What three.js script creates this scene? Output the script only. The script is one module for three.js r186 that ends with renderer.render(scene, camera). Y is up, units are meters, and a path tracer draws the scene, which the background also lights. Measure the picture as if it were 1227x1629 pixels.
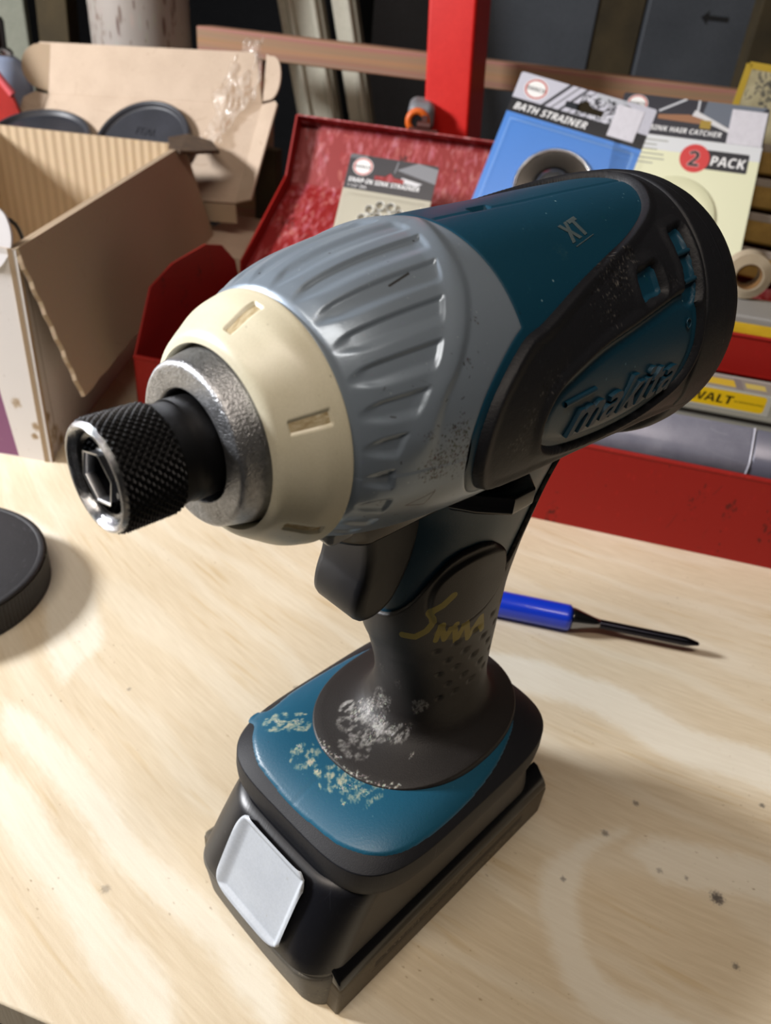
import * as THREE from 'three';
import { mergeGeometries, mergeVertices, toCreasedNormals } from 'three/addons/utils/BufferGeometryUtils.js';
import { RoundedBoxGeometry } from 'three/addons/geometries/RoundedBoxGeometry.js';
import { TextGeometry } from 'three/addons/geometries/TextGeometry.js';
import { FontLoader } from 'three/addons/loaders/FontLoader.js';
import { ImprovedNoise } from 'three/addons/math/ImprovedNoise.js';
import { RectAreaLightUniformsLib } from 'three/addons/lights/RectAreaLightUniformsLib.js';

// ---------------------------------------------------------------- camera, light, exposure
const scene = new THREE.Scene();
const RAD = Math.PI / 180;
const camera = new THREE.PerspectiveCamera(2 * Math.atan(814.5 / 1223) / RAD, 1227 / 1629, 0.01, 20);
camera.rotation.order = 'YXZ';
camera.rotation.set(-33.58 * RAD, 0, 6.22 * RAD);
camera.position.set(-0.011735, 0.273, 0.18215);
camera.focus = 0.2; camera.userData.fStop = 20;
scene.background = new THREE.Color(0x020202);
const renderer = new THREE.WebGLRenderer({ antialias: true });
renderer.toneMapping = THREE.LinearToneMapping;
renderer.toneMappingExposure = 0.73;
renderer.shadowMap.enabled = true;
RectAreaLightUniformsLib.init();
const KEY = { at: [-1150, 640, -140], w: 0.2, h: 0.2, level: 290 };      // the work lamp on the bench, beyond the left edge of the picture
const FILL = { at: [-290, 1440, 470], w: 1.2, h: 0.16, level: 28 };      // unseen ceiling tube lamp, placed to light the shaded sides
const key = new THREE.RectAreaLight(0xfbfcff, KEY.level, KEY.w, KEY.h);
key.position.set(...KEY.at.map((v) => v / 1000)); key.lookAt(0.0, 0.08, -0.2); scene.add(key);
const fill = new THREE.RectAreaLight(0xfff0e0, FILL.level, FILL.w, FILL.h);
fill.position.set(...FILL.at.map((v) => v / 1000)); fill.lookAt(FILL.at[0] / 1000, -1, FILL.at[2] / 1000); scene.add(fill);

// ---------------------------------------------------------------- helpers (all lengths in millimetres)
let seed = 7; const rnd = () => { seed = (seed * 1664525 + 1013904223) >>> 0; return seed / 4294967296; };
const perlin = new ImprovedNoise();
const noise = (x, y, z = 0) => perlin.noise(x + 91.3, y + 17.7, z + 5.1);
const fbm = (x, y, z = 0, o = 4) => { let s = 0, a = 0.5, f = 1; for (let i = 0; i < o; i++) { s += a * noise(x * f, y * f, z + i * 3.7); a *= 0.5; f *= 2.03; } return s; };
const ss = (a, b, x) => { const t = Math.min(1, Math.max(0, (x - a) / (b - a))); return t * t * (3 - 2 * t); };
const mix = (a, b, t) => a + (b - a) * t;
const lerpTable = (X, Y, x) => { if (x <= X[0]) return Y[0]; for (let i = 1; i < X.length; i++) if (x <= X[i]) return mix(Y[i - 1], Y[i], (x - X[i - 1]) / (X[i] - X[i - 1])); return Y[Y.length - 1]; };
const smoothTable = (X, Y) => { // monotone cubic through a table
  const n = X.length, d = [], m = []; for (let i = 0; i < n - 1; i++) d.push((Y[i + 1] - Y[i]) / (X[i + 1] - X[i]));
  for (let i = 0; i < n; i++) m.push(i === 0 ? d[0] : i === n - 1 ? d[n - 2] : d[i - 1] * d[i] <= 0 ? 0 : 2 * d[i - 1] * d[i] / (d[i - 1] + d[i]));
  return (x) => { if (x <= X[0]) return Y[0]; if (x >= X[n - 1]) return Y[n - 1]; let i = 0; while (x > X[i + 1]) i++; const h = X[i + 1] - X[i], t = (x - X[i]) / h, t2 = t * t, t3 = t2 * t;
    return (2 * t3 - 3 * t2 + 1) * Y[i] + (t3 - 2 * t2 + t) * h * m[i] + (-2 * t3 + 3 * t2) * Y[i + 1] + (t3 - t2) * h * m[i + 1]; };
};
const used = {};
const numbered = (n) => { const k = used[n] = (used[n] ?? -1) + 1; return k ? n + '_' + String(k).padStart(3, '0') : n; };
function geoMM(g) { if (!g.userData.mm) { g.scale(0.001, 0.001, 0.001); g.userData.mm = true; } return g; }
function mesh(name, g, mat, parent) { // a part
  const m = new THREE.Mesh(geoMM(g), mat); m.name = parent ? name : numbered(name); m.castShadow = m.receiveShadow = true; (parent || scene).add(m); return m;
}
function thing(name, label, category, at = [0, 0, 0], rot = 0, group) {
  const o = new THREE.Group(); o.name = numbered(name); o.position.set(at[0] / 1000, at[1] / 1000, at[2] / 1000); o.rotation.order = 'YXZ';
  if (Array.isArray(rot)) o.rotation.set(...rot); else o.rotation.y = rot;
  o.userData = { label, category }; if (group) o.userData.group = group; scene.add(o); return o;
}
function structure(name, g, mat) { const m = mesh(name, g, mat); m.userData.kind = 'structure'; return m; }
const V2 = (x, y) => new THREE.Vector2(x, y), V3 = (x, y, z) => new THREE.Vector3(x, y, z);
const box = (w, h, d, x = 0, y = 0, z = 0) => new THREE.BoxGeometry(w, h, d).translate(x, y, z);
const rbox = (w, h, d, r, x = 0, y = 0, z = 0, s = 3) => new RoundedBoxGeometry(w, h, d, s, r).translate(x, y, z);
const cyl = (r0, r1, h, n = 40, x = 0, y = 0, z = 0) => new THREE.CylinderGeometry(r0, r1, h, n).translate(x, y, z);
const lathe = (pts, n = 96) => new THREE.LatheGeometry(pts.map((p) => V2(Math.max(p[0], 1e-4), p[1])), n);
const arcUV = (g, pts, size) => { const n = pts.length, uv = g.attributes.uv; let s = 0, m = 0; const a = pts.map((p, i) => { if (i) s += Math.hypot(p[0] - pts[i - 1][0], p[1] - pts[i - 1][1]); m = Math.max(m, p[1]); return s / size; }), around = Math.max(1, Math.round(2 * Math.PI * m / size)); for (let i = 0; i < uv.count; i++) uv.setXY(i, uv.getX(i) * around, a[i % n]); return g; };
const latheX = (pts, n = 96) => lathe(pts.map(([x, r]) => [r, x]), n).rotateZ(-Math.PI / 2);
function extrude(pts, depth, bevel = 0, holes = []) { // outline in the x-y plane, from z = 0 to depth (bevel inside)
  const s = pts instanceof THREE.Shape ? pts : new THREE.Shape(pts.map((p) => V2(...p))); for (const h of holes) s.holes.push(new THREE.Path(h.map((p) => V2(...p))));
  const g = new THREE.ExtrudeGeometry(s, { depth: depth - 2 * bevel, bevelEnabled: bevel > 0, bevelThickness: bevel, bevelSize: bevel, bevelOffset: -bevel, bevelSegments: 3, curveSegments: 24 });
  return g.translate(0, 0, bevel);
}
const tube = (pts, r, n = 60, rs = 10) => new THREE.TubeGeometry(new THREE.CatmullRomCurve3(pts.map((p) => V3(...p))), n, r, rs, false);
function planarUV(g, size = 100, ox = 0, oy = 0) { // uv from the face's own plane, one repeat per SIZE mm
  const q = g.index ? g.toNonIndexed() : g, p = q.attributes.position, uv = new Float32Array(p.count * 2), a = V3(), b = V3(), c = V3();
  for (let i = 0; i < p.count; i += 3) {
    a.fromBufferAttribute(p, i); b.fromBufferAttribute(p, i + 1); c.fromBufferAttribute(p, i + 2);
    const n = b.clone().sub(a).cross(c.clone().sub(a)); const ax = Math.abs(n.x), ay = Math.abs(n.y), az = Math.abs(n.z);
    [a, b, c].forEach((v, k) => { const [s, t] = ay >= ax && ay >= az ? [v.x, -v.z] : ax >= az ? [v.z, v.y] : [v.x, v.y]; uv[(i + k) * 2] = s / size + ox; uv[(i + k) * 2 + 1] = t / size + oy; });
  }
  q.setAttribute('uv', new THREE.BufferAttribute(uv, 2)); return q;
}
const merge = (list) => mergeGeometries(list.map((g) => { const q = g.index ? g.toNonIndexed() : g; for (const k of Object.keys(q.attributes)) if (!['position', 'normal', 'uv'].includes(k)) q.deleteAttribute(k); return q; }));
const crease = (g, deg = 40) => toCreasedNormals(g, deg * RAD);
// a skin between rings of points (each ring an array of [x, y, z] of the same length), closed around
function skin(rings, { capStart = false, capEnd = false, uv } = {}) {
  const n = rings[0].length, pos = [], uvs = [], idx = [];
  rings.forEach((r, i) => { for (let j = 0; j <= n; j++) { const p = r[j % n]; pos.push(...p); const t = uv ? uv(i, j, p) : [j / n, i / (rings.length - 1)]; uvs.push(...t); } });
  for (let i = 0; i < rings.length - 1; i++) for (let j = 0; j < n; j++) { const a = i * (n + 1) + j, b = a + 1, c = a + n + 1, d = c + 1; idx.push(a, b, d, a, d, c); }
  const cap = (r, flip) => { const c = r.reduce((s, p) => [s[0] + p[0] / n, s[1] + p[1] / n, s[2] + p[2] / n], [0, 0, 0]); const o = pos.length / 3; pos.push(...c); uvs.push(...(uv ? uv(-1, 0, c) : [0.5, 0.5])); r.forEach((p, j) => { pos.push(...p); uvs.push(...(uv ? uv(-1, j, p) : [0.5, 0.5])); });
    for (let j = 0; j < n; j++) { const a = o + 1 + j, b = o + 1 + (j + 1) % n; flip ? idx.push(o, b, a) : idx.push(o, a, b); } };
  if (capStart) cap(rings[0], true); if (capEnd) cap(rings[rings.length - 1], false);
  const g = new THREE.BufferGeometry(); g.setAttribute('position', new THREE.Float32BufferAttribute(pos, 3)); g.setAttribute('uv', new THREE.Float32BufferAttribute(uvs, 2)); g.setIndex(idx); g.computeVertexNormals();
  // close the normal seam
  const nn = g.attributes.normal; for (let i = 0; i < rings.length; i++) { const a = i * (n + 1), b = a + n; const v = V3(nn.getX(a) + nn.getX(b), nn.getY(a) + nn.getY(b), nn.getZ(a) + nn.getZ(b)).normalize(); nn.setXYZ(a, v.x, v.y, v.z); nn.setXYZ(b, v.x, v.y, v.z); }
  return g;
}
// closed rounded-rectangle ring in x-z at height y, going so that skin() faces outward when rings rise
function rring(x0, x1, z0, z1, r, y, k = 14, bulge = 0) {
  const out = [], arcs = [[x1 - r, z0 + r, -90], [x0 + r, z0 + r, -180], [x0 + r, z1 - r, -270], [x1 - r, z1 - r, -360]], half = (z1 - z0) / 2, mz = (z0 + z1) / 2;
  for (let i = 0; i < 4; i++) { const [cx, cz, a0] = arcs[i]; for (let j = 0; j <= k; j++) { const a = (a0 + 90 - 90 * j / k) * RAD; out.push([cx + r * Math.cos(a), y, cz + r * Math.sin(a)]); }
    const nx = arcs[(i + 1) % 4], pa = out[out.length - 1], pb = [nx[0] + r * Math.cos((nx[2] + 90) * RAD), y, nx[1] + r * Math.sin((nx[2] + 90) * RAD)]; for (let j = 1; j < 12; j++) out.push([mix(pa[0], pb[0], j / 12), y, mix(pa[2], pb[2], j / 12)]); }
  for (const p of out) if (bulge && p[0] > x1 - r - 8) p[0] += bulge * (1 - ((p[2] - mz) / half) ** 2) * ss(x1 - r - 8, x1, p[0]);
  return out;
}
// signed distance (positive inside) to a closed polygon given as [[x, y], ...]
function sdfOf(poly) {
  const n = poly.length; return (x, y) => { let d = 1e9, inside = false;
    for (let i = 0, j = n - 1; i < n; j = i++) { const [ax, ay] = poly[j], [bx, by] = poly[i], ex = bx - ax, ey = by - ay; const t = Math.min(1, Math.max(0, ((x - ax) * ex + (y - ay) * ey) / (ex * ex + ey * ey + 1e-12))); const qx = x - ax - t * ex, qy = y - ay - t * ey; d = Math.min(d, qx * qx + qy * qy);
      if ((by > y) !== (ay > y) && x < (ax - bx) * (y - by) / (ay - by) + bx) inside = !inside; }
    return inside ? Math.sqrt(d) : -Math.sqrt(d); };
}
const smoothLoop = (pts, n = 90) => new THREE.CatmullRomCurve3(pts.map((p) => V3(p[0], p[1], 0)), true, 'centripetal').getPoints(n).slice(0, -1).map((p) => [p.x, p.y]);
// part of a curved surface where f >= 0: at(u, v, f) gives the point, f(u, v) the distance inside the edge; triangles are cut along f = 0
function patch(us, vs, f, at, uvOf) {
  const nu = us.length, nv = vs.length, F = new Float32Array(nu * nv), pos = [], uvs = [], idx = [], vid = new Int32Array(nu * nv).fill(-1), eid = new Map();
  for (let i = 0; i < nu; i++) for (let j = 0; j < nv; j++) F[i * nv + j] = f(us[i], vs[j]);
  const put = (u, v, d) => { pos.push(...at(u, v, d)); uvs.push(...uvOf(u, v)); return pos.length / 3 - 1; };
  const vert = (k) => vid[k] >= 0 ? vid[k] : (vid[k] = put(us[Math.floor(k / nv)], vs[k % nv], F[k]));
  const edge = (a, b) => { if (a > b) [a, b] = [b, a]; const key = a * nu * nv + b; let e = eid.get(key); if (e === undefined) { const t = F[a] / (F[a] - F[b]); e = put(mix(us[Math.floor(a / nv)], us[Math.floor(b / nv)], t), mix(vs[a % nv], vs[b % nv], t), 0); eid.set(key, e); } return e; };
  const tri = (a, b, c) => { const k = [a, b, c], s = k.map((q) => F[q] >= 0), n = s[0] + s[1] + s[2]; if (n === 3) idx.push(vert(a), vert(b), vert(c)); else if (n) { const out = []; for (let i = 0; i < 3; i++) { const p = k[i], q = k[(i + 1) % 3]; if (F[p] >= 0) out.push(vert(p)); if ((F[p] >= 0) !== (F[q] >= 0)) out.push(edge(p, q)); } for (let i = 1; i < out.length - 1; i++) idx.push(out[0], out[i], out[i + 1]); } };
  for (let i = 0; i < nu - 1; i++) for (let j = 0; j < nv - 1; j++) { const a = i * nv + j, b = a + nv, c = b + 1, d = a + 1; tri(a, b, c); tri(a, c, d); }
  const g = new THREE.BufferGeometry(); g.setAttribute('position', new THREE.Float32BufferAttribute(pos, 3)); g.setAttribute('uv', new THREE.Float32BufferAttribute(uvs, 2)); g.setIndex(idx); g.computeVertexNormals(); return g;
}
const range = (a, b, step) => { const n = Math.max(1, Math.round((b - a) / step)); return Array.from({ length: n + 1 }, (_, i) => mix(a, b, i / n)); };

// ---------------------------------------------------------------- textures and materials
function canvasTex(w, h, draw, srgb = true) {
  const c = document.createElement('canvas'); c.width = w; c.height = h; const x = c.getContext('2d'); draw(x, w, h);
  const t = new THREE.CanvasTexture(c); t.wrapS = t.wrapT = THREE.RepeatWrapping; if (srgb) t.colorSpace = THREE.SRGBColorSpace; t.anisotropy = 8; return t;
}
function dataTex(w, h, fn, srgb = true) {
  const d = new Uint8Array(w * h * 4); for (let j = 0; j < h; j++) for (let i = 0; i < w; i++) { const c = fn(i / w, j / h, i, j), k = (j * w + i) * 4; d[k] = c[0]; d[k + 1] = c[1]; d[k + 2] = c[2]; d[k + 3] = 255; }
  const t = new THREE.DataTexture(d, w, h); t.magFilter = THREE.LinearFilter; t.minFilter = THREE.LinearMipmapLinearFilter; t.generateMipmaps = true; t.wrapS = t.wrapT = THREE.RepeatWrapping; if (srgb) t.colorSpace = THREE.SRGBColorSpace; t.needsUpdate = true; return t;
}
const css = (r, g, b, a = 1) => `rgba(${r | 0},${g | 0},${b | 0},${a})`;
function specks(x, w, h, n, col, r0, r1) { for (let i = 0; i < n; i++) { x.fillStyle = typeof col === 'function' ? col() : col; x.beginPath(); x.arc(rnd() * w, rnd() * h, mix(r0, r1, rnd() ** 3), 0, 7); x.fill(); } }
function scratches(x, w, h, n, col, len, lw, dir = null, spread = 3) { for (let i = 0; i < n; i++) { const a = dir === null ? rnd() * 6.3 : dir + (rnd() - 0.5) * spread, l = len * (0.2 + rnd()), px = rnd() * w, py = rnd() * h; x.strokeStyle = typeof col === 'function' ? col() : col; x.lineWidth = lw * (0.4 + rnd()); x.beginPath(); x.moveTo(px, py); x.quadraticCurveTo(px + l * Math.cos(a) * 0.5 + rnd() * 3, py + l * Math.sin(a) * 0.5 + rnd() * 3, px + l * Math.cos(a), py + l * Math.sin(a)); x.stroke(); } }
function blot(x, cx, cy, r, n, col, s0 = 0.4, s1 = 3) { for (let i = 0; i < n; i++) { const a = rnd() * 6.3, d = r * Math.sqrt(rnd()) * (0.5 + rnd() * 0.6); x.fillStyle = typeof col === 'function' ? col() : col; x.beginPath(); x.ellipse(cx + d * Math.cos(a), cy + d * Math.sin(a), mix(s0, s1, rnd() ** 2), mix(s0, s1, rnd() ** 2) * 0.6, rnd() * 3, 0, 7); x.fill(); } }
const grain = dataTex(256, 256, (u, v) => { const a = Math.floor(128 + 60 * (rnd() - 0.5) + 70 * fbm(u * 40, v * 40)); return [a, a, a]; }, false);
const withRepeat = (t, s) => { const q = t.clone(); q.repeat.set(s, s); q.needsUpdate = true; return q; };
const std = (o) => new THREE.MeshPhysicalMaterial(o);
// plain mottled colour for things further off: C0..C1 sRGB, patches of SIZE
const mottled = (c0, c1, px = 256, f = 6, extra) => canvasTex(px, px, (x, w, h) => { const im = x.createImageData(w, h); for (let j = 0; j < h; j++) for (let i = 0; i < w; i++) { const u = i / w, v = j / h; const b = (s, t) => fbm(s * f, t * f, 2, 4); const wu = u, wv = v; // blend for tiling
      const n0 = mix(mix(b(u, v), b(u - 1, v), wu), mix(b(u, v - 1), b(u - 1, v - 1), wu), wv); const t = Math.min(1, Math.max(0, 0.5 + 1.3 * n0)); const g = (rnd() - 0.5) * 8; const k = (j * w + i) * 4; for (let q = 0; q < 3; q++) im.data[k + q] = mix(c0[q], c1[q], t) + g; im.data[k + 3] = 255; } x.putImageData(im, 0, 0); if (extra) extra(x, w, h); });
// ---------------------------------------------------------------- the impact driver (own axes: +x to the chuck, y up, -z the side with the raised name)
const H = 199.7, DEG37 = 37 * RAD;
const profile = smoothTable([-91, -90.4, -88.5, -84, -76, -66, -54, -34, -16, -2, 10.7, 26, 37, 45, 53, 57.5, 60], [4, 22, 30, 35.2, 37.6, 38, 37.7, 37.1, 36.3, 35.9, 35.5, 34.6, 33.2, 31.6, 29, 26.6, 25.5]);
const rad = (x, a) => profile(x) * (1 - 0.075 * ss(100, 138, Math.abs(a)) * ss(-72, -62, x));
const body = (x, a, h) => { const r = rad(x, a) + h; return [x, H + r * Math.cos(a * RAD), -r * Math.sin(a * RAD)]; };
const S = (a) => Math.abs(a) * DEG37;
const P = (list) => list.map(([x, a]) => [x, a * DEG37]);
const rubberOut = sdfOf(smoothLoop(P([[15.2, 58], [9, 55.3], [3.7, 52.4], [-8.5, 45.7], [-21.9, 39.5], [-37, 32.8], [-50.9, 23.7], [-57.6, 15.4], [-61.8, 6], [-63.5, -6], [-72, -8], [-73, 30], [-73, 70], [-72, 116], [-40, 116], [-14, 115], [4.4, 114.5], [19.7, 113.5], [25, 111.4], [28.8, 106], [31.2, 97], [31.1, 86], [28.5, 76], [23.9, 67.6]]), 200));
const panelHole = sdfOf(smoothLoop(P([[9.6, 97], [10.8, 90], [9, 83.5], [5.6, 79], [-1.4, 75], [-11.6, 70.6], [-25, 67], [-40, 63], [-47, 61.5], [-52, 62.5], [-55, 68], [-55.5, 76], [-54.5, 86], [-51, 95], [-41.7, 101.8], [-33, 106], [-19.5, 108.3], [-4, 105.5], [5.4, 101.5]]), 120));
const vent1 = sdfOf(smoothLoop(P([[-30, 49.6], [-34, 48.7], [-38.6, 47.9], [-39.3, 53], [-39, 57.8], [-34, 58.8], [-30, 59.6], [-29.4, 54]]), 40));
const vent2 = sdfOf(smoothLoop(P([[-51.6, 38], [-55, 37], [-59, 36.4], [-58.6, 45], [-57.4, 54.6], [-55.8, 63], [-53.2, 67], [-49, 65], [-49.6, 58], [-50.6, 52.8], [-51, 45]]), 50));
const memo = (f) => { const m = new Map(); return (x, a) => { const k = Math.round(x * 1000) * 1e6 + Math.round((Math.abs(a)) * 1000); let v = m.get(k); if (v === undefined) m.set(k, v = f(x, Math.abs(a))); return v; }; };
const fRubber = memo((x, a) => { const s = a * DEG37; return Math.min(rubberOut(x, s), -panelHole(x, s), -vent1(x, s), -vent2(x, s)); });
const fSilver = memo((x, a) => { const o = rubberOut(x, a * DEG37); return Math.min(a < 113 ? x - 14.5 : x - mix(14.5, 17.5, ss(113, 118, a)), -o - 1.5); });
const dome = (f, t, e) => -0.4 + (t + 0.4) * Math.sqrt(1 - (1 - Math.min(1, Math.max(0, f / e))) ** 2);
const bodyUV = (x, a) => [(x + 100) / 200, (a + 180) / 360];

const M = {};
{ // worn painted surfaces: texture runs along the body (u) and around it (v)
  const W = 1024, Hh = 1024, at = (x, a) => [(x + 100) / 200 * W, (1 - (a + 180) / 360) * Hh];
  const tealTex = canvasTex(W, Hh, (x, w, h) => { x.fillStyle = '#0a3d52'; x.fillRect(0, 0, w, h);
    specks(x, w, h, 5200, () => css(8, 50 + rnd() * 30, 70 + rnd() * 30, 0.35), 0.6, 2.2); specks(x, w, h, 1100, () => css(190, 200, 200, 0.25 + rnd() * 0.65), 0.3, 1.3);
    scratches(x, w, h, 60, () => css(150, 170, 175, 0.12), 16, 0.6); specks(x, w, h, 40, css(5, 10, 12, 0.8), 0.4, 1.6);
    const [px, py] = at(-9.5, 33); blot(x, px, py, 12, 90, () => css(90, 95, 95, 0.35), 0.3, 1.6); });
  M.teal = std({ map: tealTex, roughness: 0.42, bumpMap: withRepeat(grain, 6), bumpScale: 0.00006, clearcoat: 0.1, clearcoatRoughness: 0.4 });
  const silverTex = canvasTex(W, Hh, (x, w, h) => { x.fillStyle = '#8b98a6'; x.fillRect(0, 0, w, h);
    specks(x, w, h, 9000, () => css(126 + rnd() * 30, 142 + rnd() * 28, 158 + rnd() * 28, 0.3), 0.4, 1.6); specks(x, w, h, 1500, () => css(235, 238, 240, 0.4 + rnd() * 0.5), 0.25, 0.8);
    scratches(x, w, h, 130, () => css(70, 74, 78, 0.25), 14, 0.6, 0.1, 1.2); specks(x, w, h, 150, css(30, 28, 26, 0.75), 0.3, 1.1);
    for (const [bx, ba, r, n] of [[37, 88, 34, 260], [42, 92, 22, 160], [36, 80, 16, 60], [44, 79, 8, 20], [32, 60, 8, 14], [27, 47, 6, 12]]) { const [px, py] = at(bx, ba); blot(x, px, py, r, n, () => css(40 + rnd() * 30, 38 + rnd() * 25, 34 + rnd() * 20, 0.5 + rnd() * 0.4), 0.3, 1.9); }
    for (let i = 0; i < 26; i++) { const [px, py] = at(26 + rnd() * 26, 55 + rnd() * 60); x.strokeStyle = css(40, 36, 32, 0.75); x.lineWidth = 0.5 + rnd() * 0.8; x.beginPath(); x.moveTo(px, py); x.lineTo(px + 8 * (rnd() - 0.3), py + 7 * (rnd() - 0.5)); x.stroke(); }
    x.strokeStyle = css(45, 40, 36, 0.9); x.lineWidth = 1; const t = [[40, 103], [46, 108], [41, 110], [40, 103]].map((q) => at(...q)); x.beginPath(); t.forEach((q, i) => i ? x.lineTo(...q) : x.moveTo(...q)); x.stroke();
    const a = at(40, 26), b = at(34, 24); x.lineWidth = 2; x.beginPath(); x.moveTo(...a); x.lineTo(...b); x.stroke(); });
  M.silver = std({ map: silverTex, roughness: 0.32, metalness: 0.35, bumpMap: withRepeat(grain, 8), bumpScale: 0.00003 });
  const rubberTex = canvasTex(W, Hh, (x, w, h) => { x.fillStyle = '#191a1f'; x.fillRect(0, 0, w, h);
    specks(x, w, h, 9000, () => { const k = 20 + rnd() * 26; return css(k, k, k + 3, 0.4); }, 0.5, 2.4); specks(x, w, h, 500, () => css(140, 135, 130, 0.3 + rnd() * 0.4), 0.25, 0.8); scratches(x, w, h, 120, () => css(110, 104, 100, 0.22), 12, 0.8);
    for (const [bx, ba, r, n] of [[18, 92, 26, 240], [16, 84, 12, 60], [-24, 46, 26, 160], [-20, 52, 20, 60], [-44, 56, 14, 40], [-20, 46, 34, 200], [-14, 56, 30, 120], [-30, 42, 16, 90], [10, 74, 26, 80], [-64, 60, 18, 60], [-70, 84, 20, 60]]) { const [px, py] = at(bx, ba); blot(x, px, py, r, n, () => rnd() < 0.5 ? css(128, 122, 112, 0.5) : css(8, 7, 7, 0.7), 0.3, 2.4); } });
  M.rubber = std({ map: rubberTex, roughness: 0.56, specularIntensity: 0.7, bumpMap: withRepeat(grain, 9), bumpScale: 0.00012 });
}
M.plasticBlack = std({ map: canvasTex(512, 512, (x, w, h) => { x.fillStyle = '#0f1016'; x.fillRect(0, 0, w, h); specks(x, w, h, 3500, () => { const k = 10 + rnd() * 22; return css(k, k, k + 3, 0.5); }, 0.5, 2.6); scratches(x, w, h, 45, () => css(120, 120, 126, 0.3), 50, 0.9); specks(x, w, h, 260, () => css(150, 148, 145, 0.4), 0.3, 1); }), roughness: 0.36, bumpMap: withRepeat(grain, 4), bumpScale: 0.00005 });
M.gloss = std({ color: 0x0e0e10, roughness: 0.16 });
M.cream = std({ map: mottled([216, 209, 182], [225, 219, 196], 256, 5, (x, w, h) => { specks(x, w, h, 40, css(70, 60, 40, 0.5), 0.3, 1.2); }), roughness: 0.36, sheen: 0.1 });
M.dirt = std({ map: mottled([150, 126, 86], [224, 216, 188], 64, 8), roughness: 0.9 });
M.cast = std({ map: mottled([150, 151, 154], [196, 198, 202], 256, 22, (x, w, h) => { specks(x, w, h, 1400, () => css(90, 90, 92, 0.5), 0.3, 1); blot(x, w * 0.42, h * 0.3, 16, 90, () => css(40, 34, 30, 0.6), 0.3, 1.6); scratches(x, w, h, 16, css(70, 68, 66, 0.6), 26, 0.8); }), roughness: 0.36, metalness: 0.95, bumpMap: withRepeat(grain, 1.4), bumpScale: 0.0003 });
M.chrome = std({ color: 0xc9cbd0, roughness: 0.16, metalness: 1, bumpMap: withRepeat(grain, 1), bumpScale: 0.00025 });
M.darkSteel = std({ color: 0x1b1b1d, roughness: 0.42, metalness: 0.55 });
M.shadedBore = std({ color: 0x2a2a2e, roughness: 0.4, metalness: 0.9 });  // shade inside the socket bore put into the steel colour

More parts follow.
